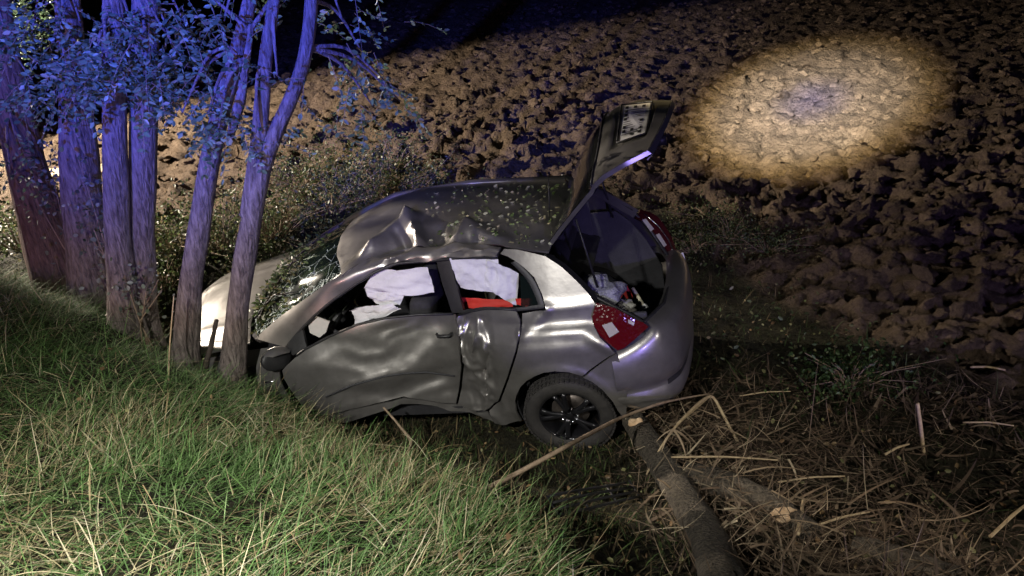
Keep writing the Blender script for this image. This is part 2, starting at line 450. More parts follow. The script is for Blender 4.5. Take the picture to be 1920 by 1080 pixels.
# damage on the near side: folds in the rear door, a bent rub strip, ripples in the front door
def seg_d(x, z, a, b):
    ax, az = a; bx, bz = b; L = (bx-ax)**2+(bz-az)**2
    t = np.clip(((x-ax)*(bx-ax)+(z-az)*(bz-az))/L, 0, 1)
    return np.hypot(x-ax-t*(bx-ax), z-az-t*(bz-az))
STRIP = xz([(612, 743), (660, 722), (720, 706), (760, 699), (800, 699), (852, 706)])
CREASE_Q = xz([(1025, 577), (981, 628)]); CREASE_R = xz([(981, 628), (1045, 622), (1096, 620), (1116, 634), (1150, 658)])
CREASE_T = xz([(1025, 578), (1070, 575), (1117, 568)])
FOLDV = xz([(915, 588), (922, 640), (908, 700), (914, 770)])
def nse(x, z, s, seed=0):
    x, z = np.broadcast_arrays(x, z)
    return np.array([mnoise.noise(Vector((float(a)*s, float(b)*s, seed*7.3))) for a, b in zip(x.ravel(), z.ravel())]).reshape(x.shape)
def SL(x, z):
    x = np.asarray(x, float); z = np.asarray(z, float)
    y = S0(x, z)
    y = y + (np.interp(z, ZS, YS2)-np.interp(z, ZS, YS))*smoothstep(.55, .8, x)*smoothstep(1.75, 1.4, x)
    for a, b in zip(STRIP[:-1], STRIP[1:]):
        y = y + .010*np.exp(-(seg_d(x, z, a, b)/.014)**2)/1.6
    low = smoothstep(1.0, .93, z)
    w = smoothstep(.40, .52, x)*smoothstep(.74, .68, x)*low
    if np.max(w) > 0:
        r = 1-np.abs(nse(x*2.4, z*.9, 3.2, 1)); r2 = 1-np.abs(nse(x*1.8, z*1.6, 6.5, 2))
        y = y + w*(.10*(r-.72) + .055*(r2-.7))
        for a, b in zip(FOLDV[:-1], FOLDV[1:]):
            d = seg_d(x, z, a, b); y = y - w*.045*np.exp(-d/.02)
    wd = smoothstep(.72, .9, x)*smoothstep(1.75, 1.3, x)*low
    if np.max(wd) > 0:
        y = y + wd*(.014*nse(x*.7, z*1.5, 3.2, 3) - .022*np.abs(nse(x*.9, z*2.6, 3.5, 4)) + .003*nse(x*3, z*3, 6, 14))
        y = y - wd*.030*np.exp(-((z-.56-.06*np.sin(x*4))/.07)**2)
    wq = smoothstep(.55, .30, x)*smoothstep(.05, .2, x)*low
    if np.max(wq) > 0: y = y + wq*.012*nse(x, z, 6, 6)
    # pulled-out crease over the rear arch
    for L, h, w_ in ((CREASE_Q, .016, .05), (CREASE_R, .020, .055), (CREASE_T, .012, .045)):
        dd_ = np.minimum.reduce([seg_d(x, z, a, b) for a, b in zip(L[:-1], L[1:])])
        y = y + h*np.maximum(0, 1-dd_/w_)
    # rim of the wheel arches
    for cx in (0.02, 2.58):
        d = np.hypot(x-cx, z-.33); y = y + .014*np.exp(-((d-.345)/.03)**2)*smoothstep(.15, .3, z)
    return y
def SR(x, z): # undamaged far side
    return -np.interp(z, ZS, YS)*np.interp(x, XT, TT)

def densify(poly, h):
    out = []
    for i in range(len(poly)):
        a = np.array(poly[i]); b = np.array(poly[(i+1) % len(poly)]); k = max(1, int(np.hypot(*(b-a))/h))
        out += [tuple(a+(b-a)*t/k) for t in range(k)]
    return out
def inside(poly, X, Y):
    r = np.zeros(X.shape, bool); n = len(poly)
    for i in range(n):
        x1, y1 = poly[i]; x2, y2 = poly[(i+1) % n]
        c = ((y1 > Y) != (y2 > Y))
        with np.errstate(divide='ignore', invalid='ignore'):
            r ^= c & (X < (x2-x1)*(Y-y1)/(y2-y1)+x1)
    return r
def round_poly(poly, it=1):
    for _ in range(it):
        q = []
        for i in range(len(poly)):
            a = np.array(poly[i]); b = np.array(poly[(i+1) % len(poly)])
            q += [tuple(a*.8+b*.2), tuple(a*.2+b*.8)]
        poly = q
    return poly
def tri_poly(poly, h):
    P = densify(poly, h); n = len(P)
    xs = [p[0] for p in P]; ys = [p[1] for p in P]
    gx, gy = np.meshgrid(np.arange(min(xs), max(xs), h), np.arange(min(ys), max(ys), h*.9))
    gx = gx + (np.arange(gx.shape[0])[:, None] % 2)*h/2
    ok = inside(P, gx, gy); gx = gx[ok]; gy = gy[ok]
    PA = np.array(P); keep = np.array([np.min(np.hypot(PA[:, 0]-a, PA[:, 1]-b)) > h*.45 for a, b in zip(gx, gy)], bool) if len(gx) else np.zeros(0, bool)
    pts = [Vector(p) for p in P] + [Vector((a, b)) for a, b in zip(gx[keep], gy[keep])]
    r = delaunay_2d_cdt(pts, [(i, (i+1) % n) for i in range(n)], [], 1, 1e-6)
    return np.array([tuple(v) for v in r[0]]), [tuple(f) for f in r[2]]
def panel(name, poly, surf, mat, parent, h=.03, thick=.012, off=0.0, sub=True):
    V2, F = tri_poly(poly, h)
    Y = surf(V2[:, 0], V2[:, 1]) + off
    V = np.stack([V2[:, 0], Y, V2[:, 1]], 1)
    # winding: outward normal must be away from the centre line
    a, b, c = (V[i] for i in F[0]); nrm = np.cross(b-a, c-a); s = 1 if np.mean(Y) > 0 else -1
    if nrm[1]*s < 0: F = [f[::-1] for f in F]
    return mk(name, V, F, mat, parent, True, thick=thick)
def resamp(pts, n):
    P = np.array(pts, float); d = np.r_[0, np.cumsum(np.linalg.norm(np.diff(P, axis=0), axis=1))]; t = np.linspace(0, d[-1], n)
    # catmull-like smoothing through cubic interpolation of each coordinate
    out = np.stack([np.interp(t, d, P[:, k]) for k in range(3)], 1)
    for _ in range(2):
        out[1:-1] = (out[:-2]+2*out[1:-1]+out[2:])/4
    return out
def coons(L, R, Fr, Bk, nu, nv):
    """L,R run from front to back, Fr,Bk run from left to right"""
    L = resamp(L, nu); R = resamp(R, nu); Fr = resamp(Fr, nv); Bk = resamp(Bk, nv)
    u = np.linspace(0, 1, nu)[:, None, None]; v = np.linspace(0, 1, nv)[None, :, None]
    P = (1-v)*L[:, None]+v*R[:, None] + (1-u)*Fr[None]+u*Bk[None]
    P -= (1-u)*(1-v)*Fr[0]+(1-u)*v*Fr[-1]+u*(1-v)*Bk[0]+u*v*Bk[-1]
    return P, u[..., 0], v[..., 0]
def grid_faces(r, c, flip=False):
    i = np.arange(r*c).reshape(r, c)
    f = np.stack([i[:-1, :-1], i[:-1, 1:], i[1:, 1:], i[1:, :-1]], -1).reshape(-1, 4)
    return f[:, ::-1].copy() if flip else f
def up_grid(name, P, mat, parent, thick=.01):
    n = np.cross(P[0, 1]-P[0, 0], P[1, 0]-P[0, 0])
    return mk(name, P.reshape(-1, 3), grid_faces(P.shape[0], P.shape[1], n[2] < 0), mat, parent, True, thick=thick)

# paint: champagne silver with fine flake, dirt and scuffs
def paint_mat():
    mt, n, b = new_mat('silver_paint')
    v = objvec(n)
    t = nz(n, 6, 6, .7, v); r = ramp(n, [(.35, (.225, .215, .205)), (.65, (.285, .275, .262))])
    n.links.new(t.outputs[0], r.inputs[0])
    sc = nz(n, 1.0, 9, .8, objvec(n, (5, 5, 46)), 1.2); rs = ramp(n, [(.60, (0, 0, 0)), (.70, (1, 1, 1))]); n.links.new(sc.outputs[0], rs.inputs[0])
    mx = n.nodes.new('ShaderNodeMix'); mx.data_type = 'RGBA'; mx.inputs[7].default_value = (.10, .088, .075, 1)
    ml = n.nodes.new('ShaderNodeMath'); ml.operation = 'MULTIPLY'; ml.inputs[1].default_value = .7
    n.links.new(rs.outputs[0], ml.inputs[0]); n.links.new(ml.outputs[0], mx.inputs[0]); n.links.new(r.outputs[0], mx.inputs[6])
    s2 = nz(n, 1.0, 6, .7, objvec(n, (3, 3, 90)), .5); r2_ = ramp(n, [(.66, (0, 0, 0)), (.72, (1, 1, 1))]); n.links.new(s2.outputs[0], r2_.inputs[0])
    pm = nz(n, 2.2, 3, .5, v); rp_ = ramp(n, [(.50, (0, 0, 0)), (.62, (.55, .55, .55))]); n.links.new(pm.outputs[0], rp_.inputs[0])
    mm = n.nodes.new('ShaderNodeMath'); mm.operation = 'MULTIPLY'; n.links.new(r2_.outputs[0], mm.inputs[0]); n.links.new(rp_.outputs[0], mm.inputs[1])
    mx2 = n.nodes.new('ShaderNodeMix'); mx2.data_type = 'RGBA'; mx2.inputs[7].default_value = (.62, .6, .58, 1); n.links.new(mm.outputs[0], mx2.inputs[0]); n.links.new(mx.outputs[2], mx2.inputs[6])
    n.links.new(mx2.outputs[2], b.inputs['Base Color'])
    b.inputs['Metallic'].default_value = .72; b.inputs['Roughness'].default_value = .33
    mr = n.nodes.new('ShaderNodeMapRange'); mr.inputs['To Min'].default_value = .26; mr.inputs['To Max'].default_value = .44
    n.links.new(t.outputs[0], mr.inputs['Value']); n.links.new(mr.outputs[0], b.inputs['Roughness'])
    b.inputs['Coat Weight'].default_value = .5; b.inputs['Coat Roughness'].default_value = .12
    bp = n.nodes.new('ShaderNodeBump'); bp.inputs['Strength'].default_value = .06; bp.inputs['Distance'].default_value = .01
    t3 = nz(n, 25, 3, .5, v); n.links.new(t3.outputs[0], bp.inputs['Height']); n.links.new(bp.outputs[0], b.inputs['Normal'])
    return mt
M['paint'] = paint_mat()
M['trim'] = simple('black_plastic', (.012, .012, .013), (.025, .025, .026), .5, bump=.15, bscale=90)
M['matt'] = simple('dark_interior', (.010, .010, .012), (.022, .022, .025), .9, bump=.2, bscale=60)
M['grey_trim'] = simple('grey_trim', (.03, .03, .034), (.05, .05, .055), .8, bump=.2, bscale=70)
M['seat'] = simple('seat_cloth', (.02, .02, .023), (.035, .035, .04), .9, scale=30, bump=.3, bscale=120)
M['rubber'] = simple('tyre_rubber', (.014, .013, .013), (.035, .032, .03), .8, scale=14, bump=.3, bscale=50)
M['rim'] = simple('black_alloy', (.012, .012, .014), (.02, .02, .024), .3, metal=.4, coat=.6)
M['hub'] = simple('brake_steel', (.08, .07, .065), (.2, .17, .15), .5, metal=.8, scale=20)
M['chrome'] = simple('bare_metal', (.6, .6, .62), (.75, .75, .78), .22, metal=1, scale=15)
M['bag_white'] = simple('airbag_fabric', (.62, .62, .66), (.74, .74, .77), .85, scale=5, bump=.5, bscale=22)
M['red'] = simple('red_fabric', (.48, .02, .015), (.6, .035, .025), .7, scale=12)
M['white_pl'] = simple('white_plastic', (.7, .7, .7), (.8, .8, .8), .4)
def lens(name, c, rough=.12):
    mt, n, b = new_mat(name); b.inputs['Base Color'].default_value = (*c, 1); b.inputs['Roughness'].default_value = rough
    b.inputs['Coat Weight'].default_value = 1; b.inputs['Coat Roughness'].default_value = .03
    vo = n.nodes.new('ShaderNodeTexVoronoi'); vo.inputs['Scale'].default_value = 45
    n.links.new(objvec(n), vo.inputs['Vector'])
    bp = n.nodes.new('ShaderNodeBump'); bp.inputs['Strength'].default_value = .25; bp.inputs['Distance'].default_value = .01
    n.links.new(vo.outputs['Distance'], bp.inputs['Height']); n.links.new(bp.outputs[0], b.inputs['Normal'])
    return mt
M['red_lens'] = lens('red_lens', (.085, .003, .006)); M['clear_lens'] = lens('clear_lens', (.40, .38, .34), .25)
def glass_mat(name, cracked):
    mt, n, b = new_mat(name); o = n.nodes['Material Output']
    b.inputs['Base Color'].default_value = (.010, .016, .014, 1); b.inputs['Roughness'].default_value = .06
    b.inputs['Coat Weight'].default_value = .6
    tr = n.nodes.new('ShaderNodeBsdfTransparent'); tr.inputs[0].default_value = (.55, .62, .58, 1)
    ms = n.nodes.new('ShaderNodeMixShader'); ms.inputs[0].default_value = .55
    n.links.new(tr.outputs[0], ms.inputs[1]); n.links.new(b.outputs[0], ms.inputs[2])
    last = ms.outputs[0]
    if cracked:
        v = objvec(n)
        w = nz(n, 6, 3, .6, v); va = n.nodes.new('ShaderNodeVectorMath'); va.operation = 'MULTIPLY_ADD'
        va.inputs[1].default_value = (.12, .12, .12); n.links.new(w.outputs['Color'], va.inputs[0]); n.links.new(v, va.inputs[2])
        cr = n.nodes.new('ShaderNodeBsdfDiffuse'); cr.inputs[0].default_value = (.45, .52, .52, 1)
        sep = n.nodes.new('ShaderNodeSeparateXYZ'); n.links.new(v, sep.inputs[0])
        fac = None
        for sc, th in ((7, .007), (34, .035)):
            vo = n.nodes.new('ShaderNodeTexVoronoi'); vo.feature = 'DISTANCE_TO_EDGE'; vo.inputs['Scale'].default_value = sc
            n.links.new(va.outputs[0], vo.inputs['Vector'])
            lt = n.nodes.new('ShaderNodeMath'); lt.operation = 'LESS_THAN'; lt.inputs[1].default_value = th
            n.links.new(vo.outputs['Distance'], lt.inputs[0])
            pn = nz(n, 2.3 if sc < 20 else 4, 3, .6, v)
            # shattered towards the hit side (y = car's left)
            ad = n.nodes.new('ShaderNodeMath'); ad.operation = 'MULTIPLY_ADD'; ad.inputs[1].default_value = .55; n.links.new(sep.outputs[1], ad.inputs[0]); n.links.new(pn.outputs[0], ad.inputs[2])
            g = n.nodes.new('ShaderNodeMath'); g.operation = 'GREATER_THAN'; g.inputs[1].default_value = .56 if sc < 20 else .80
            n.links.new(ad.outputs[0], g.inputs[0])
            m2 = n.nodes.new('ShaderNodeMath'); m2.operation = 'MULTIPLY'; n.links.new(lt.outputs[0], m2.inputs[0]); n.links.new(g.outputs[0], m2.inputs[1])
            if fac is None: fac = m2.outputs[0]
            else:
                mxx = n.nodes.new('ShaderNodeMath'); mxx.operation = 'MAXIMUM'; n.links.new(fac, mxx.inputs[0]); n.links.new(m2.outputs[0], mxx.inputs[1]); fac = mxx.outputs[0]
        m3 = n.nodes.new('ShaderNodeMixShader'); n.links.new(fac, m3.inputs[0]); n.links.new(last, m3.inputs[1]); n.links.new(cr.outputs[0], m3.inputs[2]); last = m3.outputs[0]
    n.links.new(last, o.inputs['Surface'])
    return mt
M['glass'] = glass_mat('window_glass', False); M['cracked'] = glass_mat('cracked_glass', True)

car = empty('crashed_car')
car.matrix_world = CAR_M
tag(car, 'wrecked silver hatchback with caved-in side doors and open tailgate in the ditch', 'car')

# --- near side panels
DOOR_REAR = [(853, 590), (856, 620), (858, 647), (864, 687), (861, 724), (854, 758)]
fd = panel('front_door', xz([(537, 686), (552, 672), (573, 656), (615, 634), (671, 610), (722, 598), (789, 591)] + DOOR_REAR +
           [(833, 758), (806, 753), (755, 746), (711, 757), (655, 768), (611, 780), (588, 783), (566, 761), (545, 731), (533, 711), (529, 695)]), SL, M['paint'], car, .022)
fd['label'] = 'dented front door with a bent rub strip and scrapes'
rd = panel('rear_door', xz([(858, 592), (885, 585), (909, 581), (940, 581), (968, 584), (975, 600), (974, 622), (966, 660), (950, 710), (934, 752), (914, 769), (880, 768), (858, 760), (866, 724), (869, 687), (863, 647), (860, 620)]), SL, M['paint'], car, .014)
rd['label'] = 'crushed rear door folded into sharp creases'
ARCH = [(1092, 703), (1068, 696), (1041, 694), (1020, 697), (1003, 704), (988, 713), (976, 725), (969, 738), (966, 752), (968, 770), (978, 788)]
CP_REAR = [(1023, 481), (1052, 500), (1080, 526), (1100, 547), (1116, 568)]
panel('quarter_panel', xz([(979, 588), (1000, 584), (1025, 578), (1016, 551), (1002, 520), (984, 503), (966, 489), (952, 481), (938, 476), (945, 467), (968, 468), (992, 473)] + CP_REAR +
      [(1110, 594), (1114, 612), (1125, 631), (1139, 644), (1154, 660), (1123, 681)] + ARCH + [(950, 794), (928, 792), (917, 771), (938, 753), (954, 711), (970, 661), (978, 622), (979, 600)]), SL, M['paint'], car, .022)
panel('sill', xz([(586, 787), (611, 784), (655, 772), (711, 761), (755, 750), (806, 757), (833, 762), (856, 762), (880, 771), (914, 773), (926, 792), (900, 780), (880, 775), (845, 774), (811, 765), (751, 760), (684, 783), (624, 800), (600, 798)]), lambda x, z: SL(x, z)-.012, M['paint'], car, .025)
ZB = .30
fender = [(1.955, .83), (1.93, .90), (2.02, .935), (2.25, .925), (2.6, .885), (2.9, .83), (3.1, .77), (3.22, .66), (3.24, .45), (3.2, .30), (2.97, .28)] + \
         [(2.58+.36*math.cos(a), .33+.36*math.sin(a)) for a in np.linspace(.05, math.pi-.05, 12)] + [(2.2, .26), (1.92, .34), (1.975, .55), (1.99, .70)]
ff = panel('front_fender', fender, SL, M['paint'], car, .03)
MB().tube([np.array([p[0], SL(p[0], p[1])+.004, p[1]]) for p in xz([(497, 716), (515, 714)])], .006, 6).build('badge', M['chrome'], ff)

# door furniture
hb = MB(); a, b = hs(816, 633), hs(846, 631)
hd = (b-a)/np.linalg.norm(b-a); y0 = max(SL(a[0], a[2]), SL(b[0], b[2]))
hb.tube([(a[0], y0-.005, a[2]), (a[0]+.02*np.sign(b[0]-a[0]), y0+.03, a[2]), (b[0]-.02*np.sign(b[0]-a[0]), y0+.03, b[2]), (b[0], y0-.005, b[2])], .013, 8, squash=.8)
hb.build('door_handle', M['trim'], fd)
rs = MB()
rs.tube([np.array([p[0], SL(p[0], p[1])+.004, p[1]]) for p in STRIP], .007, 6)
rs.build('rub_strip', M['grey_trim'], fd)
ws_ = MB(); ws_.tube([np.array([p[0], SL(p[0], p[1])+.004, p[1]+.004]) for p in xz([(556, 668), (573, 655), (615, 633), (671, 609), (722, 597), (789, 590), (850, 589)])], .009, 6)
ws_.build('window_seal', M['trim'], fd)
ws_ = MB(); ws_.tube([np.array([p[0], SL(p[0], p[1])+.002, p[1]+.004]) for p in xz([(860, 590), (885, 584), (909, 580), (940, 580), (968, 582)])], .009, 6)
ws_.build('window_seal', M['trim'], rd)

# --- roof, windscreen, bonnet
RAIL = [(1.405, .60, 1.348), (1.33, .53, 1.372), (1.255, .464, 1.387), (1.075, .40, 1.407), (.84, .39, 1.41), (.61, .40, 1.41), (.30, .48, 1.40), (.077, .562, 1.385), (-.02, .575, 1.37)]
RRAIL = [(1.80, -.52, 1.325), (1.6, -.535, 1.405), (1.40, -.54, 1.465), (1.15, -.55, 1.495), (.77, -.55, 1.487), (.43, -.55, 1.465), (.03, -.55, 1.425)]
WTOP = [(1.405, .60, 1.348), (1.50, .42, 1.358), (1.61, .24, 1.36), (1.70, -.05, 1.37), (1.76, -.33, 1.35), (1.80, -.52, 1.325)]
WBOT = [(2.22, .64, .945), (2.34, .45, .945), (2.41, .3, .95), (2.45, 0, .985), (2.45, -.3, 1.02), (2.44, -.52, 1.045), (2.42, -.66, 1.05)]
ROOFB = [(-.02, .575, 1.37), (-.05, .3, 1.41), (-.06, 0, 1.425), (-.04, -.3, 1.43), (.03, -.55, 1.425)]
P, u, v = coons(RAIL, RRAIL, WTOP, ROOFB, 90, 70)
P[..., 2] += .035*(4*v*(1-v))*(4*u*(1-u))**.5
def roof_px(px, py):  # where a pixel of a fold lies on the roof: match by projected position
    c = (P.reshape(-1, 3)-CC) @ RC.T; q = np.stack([960+F_PX*c[:, 0]/c[:, 2], 540+F_PX*c[:, 1]/c[:, 2]], 1)
    return P.reshape(-1, 3)[np.argmin(((q-np.array([px, py]))**2).sum(1))]
def rseg(a, b):
    A = roof_px(*a); Bq = roof_px(*b)
    return seg_d(P[..., 0], P[..., 1], (A[0], A[1]), (Bq[0], Bq[1]))
dz = np.zeros(P.shape[:2])
for a, b, h, w in [((652, 512), (700, 470), .030, .035), ((700, 470), (768, 412), .060, .035), ((768, 412), (786, 462), .055, .022),
                   ((878, 425), (852, 456), .050, .025), ((878, 425), (935, 455), .035, .030)]:
    d = rseg(a, b); dz += h*np.maximum(0, 1-d/(w*3.4))
for a, b, h, w in [((716, 480), (760, 455), -.055, .05), ((815, 430), (820, 462), -.045, .07), ((880, 452), (890, 458), -.035, .05), ((745, 440), (770, 460), -.03, .03)]:
    d = rseg(a, b); dz += h*np.exp(-(d/w)**2)
edge = smoothstep(0, .06, v)*1.0
P[..., 2] += dz*(.35+.65*edge)
P[..., 2] += .004*nse(P[..., 0], P[..., 1], 7, 9)
ROOFP = P.copy()
roof = up_grid('roof', P, M['paint'], car, .012); roof['label'] = 'roof skin buckled into folds above the crushed doors'
n_ant = MB(); A0 = np.array([.02, .22, 1.425]); n_ant.tube([A0, hy(1046, 345, .22)*.0+np.array([-.02, .2, 1.72])], [.005, .0025], 6); n_ant.build('aerial', M['trim'], roof)

Wl = resamp(WTOP, 40); Wb = resamp(WBOT, 40); uu = np.linspace(0, 1, 30)[:, None, None]
PW = (1-uu)*Wl[None]+uu*Wb[None]
nn = np.array([.5, 0, .86]); PW = PW + nn*(.05*np.sin(np.pi*uu)*np.sin(np.pi*np.linspace(0, 1, 40))[None, :, None])
dent = np.exp(-((np.linspace(0, 1, 40)[None, :]-.12)/.12)**2)*np.exp(-((uu[..., 0]-.45)/.35)**2)*.05
PW[:, 0, 1] -= .030; PW[:, 1, 1] -= .022; PW[:, 2, 1] -= .012; PW[:, :2, 2] -= .006
PW[..., 2] -= dent + .006*nse(PW[..., 0], PW[..., 1], 8, 5)
wsn = up_grid('windscreen', PW, M['cracked'], car, .006); wsn['label'] = 'windscreen shattered white along its crushed edge'
for k, (q0, q1) in enumerate([((.30, .25), (.36, .80)), ((.42, .3), (.80, .62))]):
    wp = MB(); ia = lambda q: PW[int((1-q[1]*.0-.02)*29) if False else min(29, int(q[0]*29)), min(39, int(q[1]*39))] + nn*.02
    wp.tube([PW[28, 8+k*12]+nn*.02, PW[20, 10+k*12]+nn*.03, PW[13, 7+k*13]+nn*.015], [.010, .007, .004], 6)
    wp.build('wiper', M['trim'], wsn)

HB = [p + np.array([.03, 0, -.005]) for p in np.array(WBOT)]; HB[0] = np.array([2.235, .70, .935]); HB[-1] = np.array([2.47, -.69, 1.04])
HF = [(2.86, .66, .82), (3.08, .36, .80), (3.25, 0, .82), (3.40, -.3, .825), (3.50, -.56, .79), (3.50, -.69, .77)]
HL = [HB[0], (2.45, .705, .905), (2.66, .69, .87), (2.86, .66, .82)]
HR = [HB[-1], (2.75, -.70, .985), (3.05, -.71, .93), (3.30, -.71, .87), (3.50, -.69, .77)]
Ph, u, v = coons(HL, HR, HB, HF, 50, 50)
Ph[..., 2] += .03*4*v*(1-v)*(4*u*(1-u))**.5 + .012*nse(Ph[..., 0], Ph[..., 1], 2.4, 7) - .02*np.exp(-((v-.25)/.012)**2)*0
Ph[..., 2] += .008*np.exp(-((v-.2-.05*u)/.03)**2) + .008*np.exp(-((v-.8+.05*u)/.03)**2)
bonnet = up_grid('bonnet', Ph, M['paint'], car, .012)

# --- pillars and roof rail on the near side
AL = [Wb[0]+np.array([-.005, .012, 0])] + [(1-t)*Wb[0]+t*Wl[0]+np.array([0, .012, .024]) for t in (.3, .6, .9)]
up_line = AL + [np.array(p)+np.array([0, .012, .004]) for p in RAIL[1:7]]
low_px = [(534, 650), (560, 618), (590, 588), (620, 563), (660, 535), (700, 509), (740, 493), (815, 487), (860, 482), (930, 480)]
lo_line = [hs(*p) for p in low_px]
Lu = resamp(up_line, 60); Ll = resamp(lo_line, 60)
tt = np.linspace(0, 1, 7)[:, None, None]
PR = (1-tt)*Lu[None]+tt*Ll[None]; bul = .018*np.sin(np.pi*tt)
PR[..., 1:2] += bul*.8; PR[..., 2:3] += bul*.5
crn = smoothstep(.45, .55, np.linspace(0, 1, 60))
for a in range(7):
    PR[a, :, 2] += crn*.020*nse(PR[a, :, 0], PR[a, :, 2]*0+a*.05, 9, 2); PR[a, :, 1] += crn*.022*nse(PR[a, :, 0], PR[a, :, 2]*0+a*.05, 11, 4)
n0 = np.cross(PR[0, 1]-PR[0, 0], PR[1, 0]-PR[0, 0])
mk('roof_rail', PR.reshape(-1, 3), grid_faces(7, 60, n0[1] < 0), M['paint'], car, True, thick=.02)
sl = MB(); sl.tube([p+np.array([0, -.012, -.010]) for p in Ll], .013, 6); sl.build('door_seal', M['trim'], car)
# door frame front corner by the mirror, B pillar, rear window frame
def strip(name, A, Bp, mat, inset=0.0, thick=.03, n=12):
    a = resamp([hs(*p) for p in A], n); b = resamp([hs(*p) for p in Bp], n)
    Q = np.stack([a, (a+b)/2+np.array([0, .006, 0]), b], 0); Q[..., 1] -= inset
    n0 = np.cross(Q[0, 1]-Q[0, 0], Q[1, 0]-Q[0, 0])
    return mk(name, Q.reshape(-1, 3), grid_faces(3, n, n0[1] < 0), mat, car, True, thick=thick)
strip('centre_pillar', [(815, 486), (826, 530), (846, 590)], [(841, 483), (852, 530), (868, 588)], M['trim'], .02)
strip('window_frame', [(966, 490), (983, 505), (1000, 523), (1013, 550), (1021, 576)], [(957, 494), (974, 510), (990, 528), (1002, 553), (1010, 577)], M['trim'], .008)
strip('mirror_corner', [(534, 652), (548, 668)], [(565, 618), (574, 653)], M['trim'], .01)
strip('window_frame', [(862, 589), (909, 582), (968, 585), (1020, 579)], [(862, 583), (909, 575), (968, 578), (1020, 570)], M['trim'], .004, n=20)
gq = xz([(974, 520), (984, 522), (1001, 553), (1008, 574), (976, 578)])
panel('quarter_window', gq, lambda x, z: S0(x, z)-.02, M['glass'], car, .04, .005)
# wing mirror folded against the door
wm = empty('wing_mirror'); wm.parent = car
c0 = hs(533, 662) + np.array([.02, .07, .0])
V, F = tri_ico(3); V = V*np.array([.075, .12, .085]); V[:, 0] = np.where(V[:, 0] < 0, V[:, 0]*.35, V[:, 0])
R = Matrix.Rotation(rad(-25), 3, 'Z') @ Matrix.Rotation(rad(18), 3, 'X'); R = np.array(R)
mk('mirror_cap', (V @ R.T)+c0, F, M['trim'], wm)
V2, F2 = tri_ico(3); V2 = V2*np.array([.077, .122, .087]); kk = (V2[:, 2] > .03)
F2 = F2[kk[F2].all(1)]; _u, _i = np.unique(F2, return_inverse=True); V2 = V2[_u]; F2 = _i.reshape(F2.shape)
mk('mirror_cover', (V2 @ R.T)+c0, F2, M['paint'], wm)
MB().tube([c0+np.array([-.01, -.06, -.02]), c0+np.array([-.02, -.13, -.03])], .028, 8).build('mirror_arm', M['trim'], wm)
tri = MB(); q = [hs(*p) for p in [(569, 610), (586, 603), (611, 612), (604, 632), (592, 642), (574, 633)]]
q = [p-np.array([0, .06, 0]) for p in q]; nq = len(q)
tri.add(q+[p-np.array([0, .01, 0]) for p in q], [tuple(range(nq)), tuple(range(2*nq-1, nq-1, -1))]+[(i, (i+1) % nq, nq+(i+1) % nq, nq+i) for i in range(nq)])
tri.build('mirror_corner_trim', simple('pale_trim', (.45, .43, .41), (.55, .53, .5), .6, bump=.2), car, False)

# --- tail of the car: bumper, lamps, boot opening, tailgate
path = np.array([(-.345, .838), (-.45, .818), (-.56, .785), (-.66, .73), (-.735, .63), (-.775, .48), (-.80, .25), (-.81, 0), (-.805, -.25), (-.79, -.48), (-.75, -.66), (-.68, -.77), (-.58, -.83), (-.45, -.853), (-.345, -.86)])
path3 = resamp(np.c_[path, np.zeros(len(path))], 80)[:, :2]
tg_ = np.gradient(path3, axis=0); tg_ /= np.linalg.norm(tg_, axis=1, keepdims=True); nr = np.stack([tg_[:, 1], -tg_[:, 0]], 1)
nr *= np.sign((nr*(path3-np.array([.5, 0]))).sum(1))[:, None]
s_ = np.linspace(0, 1, 80); mid = np.sin(np.pi*s_)
prof = [(.27, -.05), (.29, -.015), (.33, .0), (.42, .004), (.435, -.008), (.47, -.008), (.485, .006), (.56, .016), (.63, .014), (.68, .0), (.70, -.02), (.715, -.05), (.715, -.15)]
PB = np.zeros((len(prof), 80, 3))
for k, (z, o) in enumerate(prof):
    ztop = np.interp(path3[:, 1], [-.86, -.6, -.3, .2, .5, .74, .80, .84], [.70, .71, .76, .82, .85, .865, .80, .74])
    zz = np.full(80, z) if z <= .56 else .56+(z-.56)*(ztop-.56)/(.715-.56)
    PB[k, :, :2] = path3 + nr*o; PB[k, :, 2] = zz
PB[0:3, :6, 2] += np.linspace(.07, 0, 6)[None]
n0 = np.cross(PB[5, 41]-PB[5, 40], PB[6, 40]-PB[5, 40])
bump = mk('rear_bumper', PB.reshape(-1, 3), grid_faces(len(prof), 80, n0[0] > 0), M['paint'], car, True, thick=.008)
ins = PB[4:6, 12:68].copy(); ins[..., :2] += nr[None, 12:68]*.004
mk('bumper_insert', np.concatenate([ins[0], ins[1]]), grid_faces(2, 56, n0[0] > 0), M['trim'], bump, True, thick=.004)
# bumper end in front of the corner, up to the wheel arch
panel('bumper_end', xz([(1094, 706), (1124, 684), (1155, 662), (1168, 690), (1176, 740), (1174, 781), (1167, 779), (1150, 751), (1131, 729), (1111, 714)]), lambda x, z: SL(x, z)+.004, M['paint'], bump, .025)
